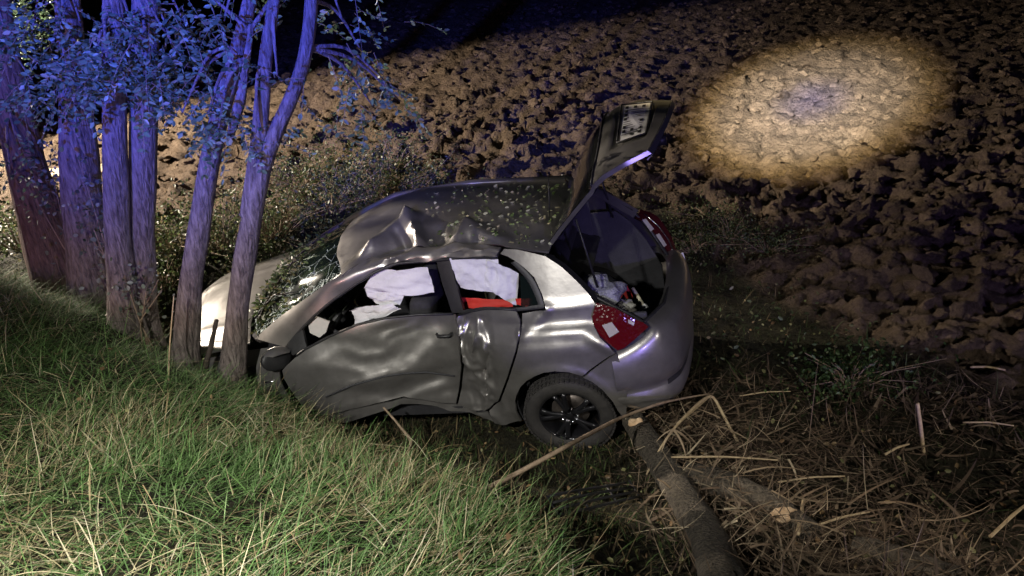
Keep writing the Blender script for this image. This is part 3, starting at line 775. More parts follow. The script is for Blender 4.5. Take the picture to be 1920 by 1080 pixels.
# left tail lamp
LP = [(1118, 568), (1151, 577), (1175, 590), (1206, 605), (1216, 613), (1196, 631), (1170, 653), (1158, 657), (1139, 643), (1125, 630), (1114, 611), (1110, 594)]
def corner(x, z):  # rear corner of the body in plan
    y = np.interp(x, [-.78, -.74, -.68, -.60, -.50, -.40, -.25], [.42, .60, .70, .77, .81, .825, .83])
    return y*np.interp(z, [.6, .75, .95, 1.1], [1.01, 1.0, .945, .86])
def hc(px, py): return hit(px, py, lambda x, y, z: y-corner(x, z))
lp = [hc(*p) for p in LP]
tl = panel('tail_lamp', [(p[0], p[2]) for p in lp], corner, M['red_lens'], car, .02, .03)
sq = [hc(*p) for p in [(1129, 609), (1147, 603), (1161, 621), (1143, 632)]]
panel('reversing_lens', [(p[0], p[2]) for p in sq], corner, M['clear_lens'], tl, .02, .008, off=.006)
for q4 in ([(1178, 598), (1190, 604), (1188, 610), (1178, 605)],):
    sq = [hc(*p) for p in q4]; panel('lamp_highlight', [(p[0], p[2]) for p in sq], corner, M['clear_lens'], tl, .02, .006, off=.005)
# inner liner of the lamp / body corner so that nothing is open
body_corner = np.array([[corner(x, z)-.035 for z in np.linspace(.66, 1.08, 8)] for x in np.linspace(-.76, -.25, 14)])
gx, gzz = np.meshgrid(np.linspace(-.76, -.25, 14), np.linspace(.66, 1.08, 8), indexing='ij')
keepz = gzz <= np.interp(gx, [-.76, -.62, -.5, -.36, -.25], [.72, .80, .90, 1.04, 1.08]); gzz = np.minimum(gzz, np.interp(gx, [-.76, -.62, -.5, -.36, -.25], [.70, .78, .88, 1.02, 1.06]))
mk('lamp_housing', np.stack([gx, body_corner, gzz], -1).reshape(-1, 3), grid_faces(14, 8), M['trim'], car, True, thick=.02)
# boot opening edge on the near pillar
_cpd = resamp([(a, b, 0) for a, b in CP_REAR], 24); fl = MB(); pe = []
for q in _cpd:
    h_ = hs(q[0], q[1]); h_[1] = SL(h_[0], h_[2])-.010; pe.append(h_+np.array([.006, 0, -.004]))
fl_in = [p+np.array([-.02, -.07, -.02]) for p in pe]
k = len(pe); fl.add(pe+fl_in, [(i, i+1, k+i+1, k+i) for i in range(k-1)]); fl.build('boot_flange', M['trim'], car, thick=.012)
ring = MB(); ring.tube([np.array([.0, .48, 1.35])]+[p+np.array([.02, -.085, -.03]) for p in pe[::5]]+[hc(1175, 590)+np.array([.02, -.07, -.02]), hc(1210, 612)+np.array([.02, -.08, -.02]), np.array([-.66, .40, .84]), np.array([-.69, 0, .78]), np.array([-.68, -.35, .73]), np.array([-.66, -.58, .68]), np.array([-.52, -.62, .95]), np.array([-.42, -.60, 1.10]), np.array([-.20, -.57, 1.28]), np.array([-.02, -.50, 1.37]), np.array([-.05, 0, 1.385]), np.array([.0, .48, 1.35])], .014, 8, cap=False)
ring.build('boot_seal', M['trim'], car)
# far pillar flange (painted), seen through the opening
fp = [np.array([.0, -.55, 1.42]), hy(1128, 356, -.585), hy(1160, 372, -.60), hy(1197, 394, -.615)]
fq = [np.array([.0, -.48, 1.40]), hy(1124, 368, -.52), hy(1152, 388, -.54), hy(1188, 408, -.56)]
fr = [p+np.array([.06, -.06, .03]) for p in fp]
Q = np.stack([resamp(fr, 14), resamp(fp, 14), resamp(fq, 14)], 0)
n0 = np.cross(Q[0, 1]-Q[0, 0], Q[1, 0]-Q[0, 0]); mk('far_pillar', Q.reshape(-1, 3), grid_faces(3, 14, n0[0] > 0), M['paint'], car, False, thick=.015)
# far tail lamp: dark red body with pale segments
def band(A, Bq, name, mat, parent, thick=.02, n=16):
    a = resamp(A, n); b = resamp(Bq, n); Q = np.stack([a, (a*.5+b*.5)+np.array([-.012, 0, .004]), b], 0)
    n0 = np.cross(Q[0, 1]-Q[0, 0], Q[1, 0]-Q[0, 0])
    return mk(name, Q.reshape(-1, 3), grid_faces(3, n, n0[0] > 0), mat, parent, True, thick=thick)
oA = [hy(1200, 392, -.66), hy(1232, 402, -.69), hy(1258, 440, -.71), hy(1270, 474, -.72), hy(1284, 507, -.72)]
oB = [hy(1192, 408, -.585), hy(1212, 418, -.60), hy(1236, 452, -.615), hy(1250, 482, -.62), hy(1258, 508, -.62)]
ftl = band(oA, oB, 'far_tail_lamp', lens('dark_lens', (.045, .006, .008)), car, .03)
def seg_on(p4, name, mat, off):
    q = [hy(px, py, Y)+np.array([-off, .0, off*.3]) for px, py, Y in p4]
    mbq = MB(); mbq.add(q, [(0, 1, 2, 3)]); n0 = np.cross(q[1]-q[0], q[2]-q[0])
    if n0[0] > 0: mbq.F = [(3, 2, 1, 0)]
    mbq.build(name, mat, ftl, False, thick=.008)
seg_on([(1256, 480, -.655), (1274, 476, -.705), (1283, 506, -.705), (1264, 508, -.655)], 'reversing_lens', M['white_pl'], .03)
seg_on([(1250, 482, -.615), (1254, 481, -.645), (1262, 508, -.645), (1257, 508, -.615)], 'reversing_lens', M['white_pl'], .03)
seg_on([(1197, 415, -.585), (1204, 413, -.60), (1219, 432, -.61), (1213, 437, -.59)], 'lamp_segment', M['clear_lens'], .03)
seg_on([(1223, 443, -.60), (1229, 440, -.62), (1243, 462, -.63), (1238, 466, -.60)], 'lamp_segment', M['clear_lens'], .03)
chr_ = MB(); chr_.tube([hy(1201, 402, -.63)+np.array([-.03, 0, 0]), hy(1226, 425, -.65)+np.array([-.035, 0, 0]), hy(1243, 450, -.66)+np.array([-.04, 0, 0]), hy(1255, 476, -.67)+np.array([-.04, 0, 0])], .006, 6)
chr_.build('lamp_trim', M['chrome'], ftl)

# tailgate: outer skin is glass above and painted panel below, standing open
EL = [(-.03, .555, 1.43), (-.10, .575, 1.51), (-.205, .60, 1.62), (-.32, .615, 1.735), (-.427, .62, 1.825), (-.56, .61, 1.885), (-.70, .57, 1.925)]
ER = [(-.03, -.53, 1.45), (-.10, -.56, 1.53), (-.22, -.59, 1.64), (-.34, -.61, 1.745), (-.47, -.62, 1.83), (-.62, -.61, 1.875), (-.805, -.57, 1.885)]
EH = [(-.03, .555, 1.43), (-.06, .28, 1.455), (-.065, 0, 1.46), (-.06, -.28, 1.46), (-.03, -.53, 1.45)]
ET = [(-.70, .57, 1.925), (-.75, .30, 1.945), (-.785, 0, 1.945), (-.80, -.30, 1.925), (-.805, -.57, 1.885)]
PT, u, v = coons(EL, ER, EH, ET, 60, 40)
dn = np.array([.62, 0, .78])
PT = PT + dn*((.065*(4*v*(1-v))+.075*smoothstep(.25, 1, v))*np.sin(np.pi*np.clip(u, 0, 1)))[..., None]
PT = PT + dn*(.012*smoothstep(.52, .56, u) - .03*smoothstep(.66, .70, u)*smoothstep(.93, .90, u)*smoothstep(.2, .25, v)*smoothstep(.8, .75, v))[..., None]
tgt = empty('tailgate'); tgt.parent = car; tgt['label'] = 'open tailgate with rear window and number plate recess'
def sheet(name, Q, mat, thick, flip=False, parent=tgt):
    n0 = np.cross(Q[0, 1]-Q[0, 0], Q[1, 0]-Q[0, 0]); f = (np.dot(n0, dn) < 0) != flip
    return mk(name, Q.reshape(-1, 3), grid_faces(Q.shape[0], Q.shape[1], f), mat, parent, True, thick=thick)
iu = 33
sheet('rear_window', PT[:iu], M['glass_dark'] if 'glass_dark' in M else simple('tinted_glass', (.012, .013, .014), None, .08, coat=1), .006)
sheet('outer_panel', PT[iu:], M['paint'], .008)
sheet('inner_trim', PT[2:-1, 2:-2]-dn*.055, M['matt'], .006, True)
for side, E in (('l', 0), ('r', -1)):
    e0 = PT[:, E]; e1 = e0-dn*.03; e2 = PT[:, 3 if E == 0 else -4]-dn*.045
    Q = np.stack([e0-dn*.004, e1, e2], 1)
    if E == -1: Q = Q[:, ::-1]
    mk('edge_frame', Q.reshape(-1, 3), grid_faces(60, 3), M['paint'], tgt, True, thick=.006)
Q = np.stack([PT[-1]-dn*.004, PT[-1]-dn*.035, PT[-4]-dn*.05], 0); mk('lower_edge', Q.reshape(-1, 3), grid_faces(3, 40), M['paint'], tgt, True, thick=.006)
sea = MB(); sea.tube([PT[iu, j]+dn*.003 for j in range(0, 40, 2)], .008, 6); sea.build('window_seal', M['trim'], tgt)
lt_ = MB(); lt_.box(PT[-3, 10]-dn*.07, (.06, .08, .05)); lt_.build('latch', M['trim'], tgt)
# number plate: smeared dark characters on white
plate = empty('number_plate'); plate.parent = tgt
i0, i1, j0, j1 = 43, 53, 11, 31
def pt(a, b, off): # a along plate width 0..1, b along height
    fi = i1+(i0-i1)*b; fj = j0+(j1-j0)*a
    return PT[int(round(fi)), int(round(fj))]*0 + (PT[i0, j0]*(b)*(1-a)+PT[i0, j1]*b*a+PT[i1, j0]*(1-b)*(1-a)+PT[i1, j1]*(1-b)*a) + dn*off
pb = MB(); c8 = [pt(a, b, .018) for a, b in ((0, 0), (1, 0), (1, 1), (0, 1))]; pb.add(c8, [(0, 1, 2, 3)])
if np.dot(np.cross(c8[1]-c8[0], c8[2]-c8[0]), dn) < 0: pb.F = [(3, 2, 1, 0)]
pb.build('plate_base', M['white_pl'], plate, False, thick=.006)
gl = MB(); rg = random.Random(3)
SEGS = [(0, .12, .14, .9), (.62, .8, .14, .9), (0, .8, .78, .9), (0, .8, .46, .58), (0, .8, .14, .26)]
for g in range(8):
    a0 = .06+g*.114; use = rg.sample(range(5), rg.choice((3, 3, 4)))
    for s5 in use:
        x0, x1, y0_, y1_ = SEGS[s5]; qd = [pt(a0+x*.1, y, .0245) for x, y in ((x0, y0_), (x1, y0_), (x1, y1_), (x0, y1_))]
        if np.dot(np.cross(qd[1]-qd[0], qd[2]-qd[0]), dn) < 0: qd = qd[::-1]
        gl.add(qd, [(0, 1, 2, 3)])
gl.build('plate_characters', M['trim'], plate, False)
fr_ = MB(); fr_.tube([pt(a, b, .022) for a, b in ((-.02, -.08), (1.02, -.08), (1.02, 1.08), (-.02, 1.08), (-.02, -.08))], .006, 4, cap=False); fr_.build('plate_frame', M['trim'], plate)
for yy in (.45, -.45):
    g_ = MB(); g_.tube([np.array([-.28, yy*1.22, 1.08]), np.array([-.22, yy*1.22, 1.56])], [.009, .006], 6); g_.build('gas_strut', M['trim'], tgt)

# --- far side (simple, undamaged)
def rpanel(name, poly, mat=M['paint'], off=0, thick=.012): return panel(name, poly, SR, mat, car, .06, thick, off)
rpanel('front_door', [(.98, .92), (2.02, .92), (2.02, .45), (1.9, .28), (.98, .28)])
rpanel('rear_door', [(.16, .93), (.965, .92), (.965, .28), (.42, .28), (.36, .5), (.2, .68)])
rpanel('quarter_panel', [(-.40, 1.08), (-.18, 1.28), (.02, 1.40), (.12, 1.38), (.05, 1.1), (.14, .95), (.15, .69), (.02, .70), (-.2, .66), (-.32, .5), (-.36, .34), (-.5, .34), (-.58, .7), (-.6, .9)])
rpanel('front_fender', [(2.04, .92), (2.4, .92), (2.9, .83), (3.15, .72), (3.24, .5), (3.2, .30), (2.97, .28)] + [(2.58+.36*math.cos(a), .33+.36*math.sin(a)) for a in np.linspace(.05, math.pi-.05, 12)] + [(2.2, .26), (2.04, .3)])
rpanel('sill', [(.4, .27), (2.2, .25), (2.2, .17), (.4, .17)])
rpanel('side_window', [(.22, .95), (.96, .95), (.96, 1.36), (.35, 1.36), (.15, 1.1)], M['glass'], .02, .005)
rpanel('side_window', [(1.02, .95), (2.0, .95), (1.5, 1.33), (1.02, 1.36)], M['glass'], .02, .005)
fb = MB(); fb.tube([np.array([2.42, -.67, 1.05]), np.array([2.1, -.62, 1.19]), np.array([1.80, -.545, 1.33]), np.array([1.4, -.555, 1.46]), np.array([.77, -.565, 1.48]), np.array([.03, -.565, 1.42])], .03, 8); fb.build('far_roof_rail', M['paint'], car)
fb = MB(); fb.tube([np.array([.985, -.56, 1.42]), np.array([1.0, -.73, .93])], .035, 8); fb.build('far_pillar_post', M['trim'], car)

# --- front bumper and grille (mostly behind the trunks and grass)
pf = resamp(np.array([(2.95, .86, 0), (3.15, .82, 0), (3.33, .68, 0), (3.44, .4, 0), (3.50, 0, 0), (3.52, -.4, 0), (3.45, -.68, 0), (3.2, -.82, 0), (2.95, -.86, 0)], float), 60)[:, :2]
tgf = np.gradient(pf, axis=0); tgf /= np.linalg.norm(tgf, axis=1, keepdims=True); nf = np.stack([tgf[:, 1], -tgf[:, 0]], 1); nf *= np.sign((nf*(pf-np.array([2.5, 0]))).sum(1))[:, None]
pr = [(.24, -.05), (.28, 0), (.45, .02), (.58, .01), (.64, -.03), (.70, -.05), (.77, -.08)]
PF = np.zeros((len(pr), 60, 3))
for k, (z, o) in enumerate(pr): PF[k, :, :2] = pf+nf*o; PF[k, :, 2] = z
PF[..., 2] += .02*nse(PF[..., 0], PF[..., 1], 5, 3)
n0 = np.cross(PF[3, 31]-PF[3, 30], PF[4, 30]-PF[3, 30]); fbm_ = mk('front_bumper', PF.reshape(-1, 3), grid_faces(len(pr), 60, n0[0] < 0), M['paint'], car, True, thick=.008)
hl = MB(); hl.tube([np.array([3.0, .76, .74]), np.array([3.2, .68, .72]), np.array([3.34, .5, .72])], [.05, .07, .05], 10); hl.build('headlamp', M['clear_lens'], car)
hl = MB(); hl.tube([np.array([3.1, -.76, .76]), np.array([3.28, -.68, .74]), np.array([3.42, -.5, .74])], [.05, .07, .05], 10); hl.build('headlamp', M['clear_lens'], car)

# --- cabin and boot
tub = MB(); tub.box((1.0, 0, .24), (3.2, 1.30, .06)); tub.box((2.52, 0, .55), (.10, 1.35, .55)); tub.box((-.3, 0, .40), (.85, 1.2, .05))
tub.build('floor_pan', M['matt'], car, False)
bt = MB(); bt.box((-.26, .60, .66), (.62, .03, .50)); bt.add([(x_, y_, z_) for y_ in (-.575, -.60) for x_, z_ in ((.05, .42), (-.60, .42), (-.60, .62), (-.50, .86), (-.40, 1.02), (-.30, 1.12), (.05, 1.12))], [(0, 1, 2, 3, 4, 5, 6), (13, 12, 11, 10, 9, 8, 7)]+[(i, 7+i, 7+(i+1) % 7, (i+1) % 7) for i in range(7)]); bt.box((-.685, 0, .55), (.03, 1.16, .28))
bt.box((.05, -.55, 1.15), (.34, .02, .40)); bt.build('boot_lining', M['grey_trim'], car, False, bevel=.01)
ps = MB(); ps.box((-.02, -.02, .97), (.30, 1.10, .03), np.array(Matrix.Rotation(rad(-24), 3, 'Y'))); ps.build('parcel_shelf', M['matt'], car, False, bevel=.008)
def cushion(name, c, d, rot=0, mat=M['seat'], parent=car, bev=.05):
    b_ = MB(); b_.box((0, 0, 0), d); o = b_.build(name, mat, parent, True, bevel=bev); o.modifiers['bevel'].segments = 3
    o.location = c; o.rotation_euler = (0, rot, 0); return o
for yy in (.28, -.36):
    st = empty('front_seat'); st.parent = car; st.location = (0, yy, 0)
    yw = .42
    cushion('seat_cushion', (1.42, 0, .44), (.52, yw, .18), rad(-6), parent=st)
    cushion('backrest', (1.05, 0, .76), (.16, yw, .60), rad(-16), parent=st)
    cushion('headrest', (.91, 0, 1.15), (.11, .27, .19), rad(-14), parent=st, bev=.04)
rb = empty('rear_seat'); rb.parent = car
cushion('seat_cushion', (.50, -.02, .47), (.5, 1.10, .18), rad(-4), parent=rb)
cushion('backrest', (.17, -.02, .78), (.16, 1.12, .62), rad(-20), parent=rb)
for yy in (.30, -.34): cushion('headrest', (.05, yy, 1.14), (.10, .25, .14), rad(-18), parent=rb, bev=.035)
ds = MB(); ds.box((2.12, 0, .80), (.45, 1.28, .26)); ds.build('dashboard', M['matt'], car, True, bevel=.06)
sw = empty('steering_wheel'); sw.parent = car
cw = np.array([1.66, .36, .92]); ax = np.array([-.85, 0, .52]); e1 = np.array([0, 1., 0]); e2 = np.cross(ax, e1)
MB().tube([cw+.185*(e1*math.cos(t)+e2*math.sin(t)) for t in np.linspace(0, 2*math.pi, 33)], .016, 8, cap=False).build('wheel_ring', M['grey_trim'], sw)
MB().tube([cw, cw-ax*.35], [.05, .035], 8).build('column', M['trim'], sw)
for t in (0, math.pi, -math.pi/2): MB().tube([cw, cw+.18*(e1*math.cos(t)+e2*math.sin(t))], .016, 6).build('spoke', M['trim'], sw)

# curtain airbags, cloth hanging in the windows
def cloth(name, quad_px, Y, mat, nu=26, nv=18, amp=.022, seed=1, parent=car, drop=None, lab=None):
    tl_, tr_, br_, bl_ = [hy(px, py, Y) for px, py in quad_px]
    a = np.linspace(0, 1, nu)[None, :, None]; b = np.linspace(0, 1, nv)[:, None, None]
    Q = (1-b)*((1-a)*tl_+a*tr_)+b*((1-a)*bl_+a*br_)
    aa = np.broadcast_to(a, Q.shape[:2]+(1,))[..., 0]; bb = np.broadcast_to(b, Q.shape[:2]+(1,))[..., 0]
    wv = nse(aa*1.1+bb*.5, bb*1.1-aa*.3, 1.6, seed)+.5*nse(aa*2.2-bb, bb*1.6+aa, 2.4, seed+3)+.35*np.abs(nse(aa*3+bb*2, bb*1.5-aa*2, 2.6, seed+5))
    Q[..., 1] += amp*1.3*wv + .03*np.sin(np.pi*aa)*bb
    Q[..., 2] += .016*nse(aa, bb*.2, 2.6, seed+8)*bb
    o = mk(name, Q.reshape(-1, 3), grid_faces(nv, nu), mat, parent, True)
    if lab: o['label'] = lab
    return o
cloth('curtain_airbag', [(700, 512), (802, 500), (814, 551), (682, 541)], .52, M['bag_white'], seed=2)
cloth('curtain_airbag', [(843, 484), (934, 486), (948, 545), (864, 541)], .48, M['bag_white'], seed=6)
cloth('curtain_airbag', [(914, 486), (974, 510), (968, 572), (908, 531)], .50, M['bag_white'], seed=12)
cloth('side_airbag', [(656, 580), (735, 570), (752, 583), (668, 606)], .50, M['bag_white'], seed=9, amp=.03)
cloth('side_airbag', [(684, 540), (758, 552), (750, 572), (700, 566)], .40, M['bag_white'], seed=19, amp=.03)
cloth('red_seat_trim', [(864, 558), (960, 562), (962, 573), (866, 575)], .44, M['red'], amp=.01, nv=6)
cloth('red_seat_trim', [(966, 560), (1011, 559), (1012, 568), (968, 569)], .50, M['red'], amp=.006, nv=5)

# --- wheels
def lathe(prof, n=48):
    V = []; F = []
    for i in range(n):
        t = 2*math.pi*i/n
        for (y, r) in prof: V.append((r*math.cos(t), y, r*math.sin(t)))
    k = len(prof)
    for i in range(n):
        for j in range(k-1): F.append((i*k+j, ((i+1) % n)*k+j, ((i+1) % n)*k+j+1, i*k+j+1))
    return V, F
def make_wheel(c, side, steer=0, tilt=0, rot=0):
    w = empty('wheel'); w.parent = car; w.location = c; w.rotation_euler = (rad(tilt), rad(rot), rad(steer) + (0 if side > 0 else math.pi))
    V, F = lathe([(-.085, .205), (-.10, .24), (-.098, .275), (-.08, .297), (-.05, .302), (0, .303), (.05, .302), (.08, .297), (.098, .275), (.102, .24), (.088, .207), (.075, .200)], 64)
    F = [f[::-1] for f in F]
    ty = mk('tyre', V, F, M['rubber'], w)
    tb = MB()
    for i in range(60):
        t = 2*math.pi*i/60
        for row, (y0, wd, sh) in enumerate(((-.075, .030, 0), (-.030, .032, .5), (.030, .032, 0), (.075, .030, .5))):
            tt_ = t+sh*math.pi/60; R_ = np.array([[math.cos(tt_), 0, -math.sin(tt_)], [0, 1, 0], [math.sin(tt_), 0, math.cos(tt_)]])
            tb.box(R_ @ np.array([.303 if abs(y0) < .05 else .300, y0, 0]), (.014, wd, .021), R_)
    tr_ = tb.build('tread', M['rubber'], ty, False); tr_['kind'] = 'stuff'
    rim = empty('rim'); rim.parent = w
    V, F = lathe([(.078, .207), (.084, .200), (.076, .192), (.050, .186), (-.06, .180), (-.08, .20)], 48); F = [f[::-1] for f in F]
    mk('rim_barrel', V, F, M['rim'], rim)
    V, F = lathe([(.0, .13), (.004, .13), (.004, .02), (.0, .02)], 32); mk('brake_disc', V, F, M['hub'], rim)
    for s in range(5):
        t = 2*math.pi*s/5+.3; sp = MB()
        for dlt in (-.085, .085):
            pts = []
            for r in (.03, .07, .12, .16, .192):
                a_ = t+dlt*(r/.10)**.9*(1.25 if r > .1 else .9); pts.append(np.array([r*math.cos(a_), .050+.018*math.sin(r/.192*2.2), r*math.sin(a_)]))
            sp.tube(pts, [.020, .018, .015, .015, .018], 8, squash=1.3)
        sp.build('spoke', M['rim'], rim)
    V, F = lathe([(.074, .0), (.074, .026), (.066, .034), (.03, .044)], 24); mk('hub_cap', V, [f[::-1] for f in F], M['rim'], rim)
    for s in range(5):
        t = 2*math.pi*s/5+.93; MB().tube([np.array([.055*math.cos(t), .05, .055*math.sin(t)]), np.array([.055*math.cos(t), .072, .055*math.sin(t)])], .008, 6).build('wheel_nut', M['chrome'], rim)
    return w
make_wheel((0.0, .735, .275), 1, 0, -3, 12)
make_wheel((0.0, -.735, .29), -1, 0, 2, 40)
make_wheel((2.58, .70, .34), 1, 10, 4, 5)
make_wheel((2.58, -.735, .34), -1, 8, 0, 25)
for cx, yy in ((.0, .66), (.0, -.66), (2.58, .64), (2.58, -.66)):
    V = []; F = []
    for i, t in enumerate(np.linspace(-.35, math.pi+.35, 20)):
        for y_ in (yy-.16, yy+(.10 if yy > 0 else .16)): V.append((cx+.352*math.cos(t), y_, .33+.352*math.sin(t)))
    F = [(2*i, 2*i+1, 2*i+3, 2*i+2) for i in range(19)]
    mk('wheel_arch_liner', V, F, M['matt'], car, True, thick=.006)
sus = MB(); sus.tube([(0, -.65, .29), (0, .65, .28)], .035, 8); sus.build('rear_axle', M['matt'], car)
ex = MB(); ex.tube([(.3, -.35, .22), (-.3, -.38, .22), (-.66, -.4, .24)], [.035, .07, .05], 10); ex.build('exhaust', M['hub'], car)

# ------------------------------------------------------------------ things in the boot and on the car
def blob(name, c, r, mat, seed, parent=None, sub=3, amp=.35, fr=4.0, smooth=True):
    V, F = tri_ico(sub); d = np.array([1+amp*mnoise.noise(Vector(tuple(v*fr*.5+seed)))+amp*.6*abs(mnoise.noise(Vector(tuple(v*fr+seed*3)))) for v in V])
    return mk(name, V*d[:, None]*np.asarray(r)+np.asarray(c), F, mat, parent, smooth)
M['clear_bag'] = simple('crumpled_plastic', (.10, .105, .125), (.42, .43, .48), .25, scale=7, bump=1.0, bscale=26)
bagc = car_w(hy(1122, 546, .42))
o = blob('plastic_bag', bagc, (.13, .11, .08), M['clear_bag'], 3.1, amp=.8, fr=5.5); tag(o, 'crumpled pale plastic bag lying in the open boot beside the tail lamp', 'bag')
o = blob('paper_bundle', car_w(hy(1172, 575, .40)), (.055, .05, .045), simple('paper', (.20, .2, .18), (.45, .45, .42), .8, scale=12, bump=.8, bscale=20), 8.4, amp=.9, fr=6); tag(o, 'crumpled whitish paper bundle near the boot sill', 'paper')
def car_box(name, c, d, mat, rot, bevel=.006):
    b_ = MB(); b_.box((0, 0, 0), d); o = b_.build(name, mat, None, False, bevel=bevel)
    o.matrix_world = CAR_M @ Matrix.Translation(c) @ Matrix.Rotation(rot[2], 4, 'Z') @ Matrix.Rotation(rot[1], 4, 'Y') @ Matrix.Rotation(rot[0], 4, 'X')
    return o
rbx = car_box('red_box', hy(1165, 553, .05), (.13, .10, .12), M['red'], (.2, .3, .4)); tag(rbx, 'small red box deep inside the open boot', 'box')
wb0, wb1 = hy(1186, 540, .12), hy(1206, 572, .20)
tb_ = MB(); tb_.tube([car_w(wb0), car_w((wb0+wb1)/2), car_w(wb1)], [.013, .013, .012], 10)
lr = empty('light_rod', tuple(car_w(wb1))); ro = tb_.build('rod', simple('cream_rod', (.55, .52, .38), (.65, .62, .46), .5)); ro.parent = lr; ro.matrix_parent_inverse = Matrix.Translation(-lr.location)
cp_ = MB(); cp_.tube([car_w(wb1), car_w(wb1+(wb1-wb0)*.22)], [.024, .024], 6); co = cp_.build('cap', M['white_pl'], None, False); co.parent = lr; co.matrix_parent_inverse = Matrix.Translation(-lr.location)
tag(lr, 'cream rod with a white cap sticking out of the boot', 'rod')

# fallen leaves on the roof
ir = RNG.integers(30, 89, 420); jr = RNG.integers(2, 60, 420)
ok = (RNG.random(420) < smoothstep(30, 55, ir)*.75+.06)
pr_ = ROOFP[ir[ok], jr[ok]] + np.stack([RNG.uniform(-.01, .01, ok.sum()), RNG.uniform(-.01, .01, ok.sum()), np.full(ok.sum(), .006)], 1)
dr = RNG.normal(size=(len(pr_), 3)); dr[:, 2] = .12*np.abs(dr[:, 2])
V, F = leaves(pr_ @ CAR_R.T + CAR_T, dr @ CAR_R.T, RNG.uniform(.018, .042, len(pr_)), .5)
o = mk('fallen_leaves', V, F, M['leaf'], None, True, np.repeat(mixcol(len(pr_), [(.42, .44, .30), (.22, .30, .12), (.5, .46, .3), (.10, .16, .05)], [4, 3, 2, 2]), 6, 0)); tag(o, 'small leaves scattered over the rear half of the car roof', 'leaves', kind='stuff')

# ------------------------------------------------------------------ trees
def compound(starts, dirs, lens, pairs=6, leaf=.034):
    """feathered leaves: leaflets in pairs along each rachis. returns leaf positions/dirs/sizes and the rachis polylines"""
    pos = []; dd = []; sz = []; lines = []
    for s, d, L in zip(starts, dirs, lens):
        d = d/np.linalg.norm(d); side = np.cross(d, [0, 0, 1.0]) + .3*RNG.normal(size=3); side /= np.linalg.norm(side)+1e-9
        pts = [s + d*L*t + np.array([0, 0, -.35*L*t*t]) for t in np.linspace(0, 1, 4)]
        lines.append(pts)
        for k in range(1, pairs+1):
            t = k/pairs; p = s+d*L*t+np.array([0, 0, -.35*L*t*t])
            for sg in (-1, 1):
                if RNG.random() < .1: continue
                pos.append(p); dd.append(side*sg+d*.45+np.array([0, 0, -.25])+.25*RNG.normal(size=3)); sz.append(leaf*RNG.uniform(.7, 1.2))
        pos.append(pts[-1]); dd.append(d); sz.append(leaf)
    return np.array(pos), np.array(dd), np.array(sz), lines
LEAFPAL = [(.13, .20, .10), (.09, .15, .08), (.18, .24, .14), (.22, .22, .13)]
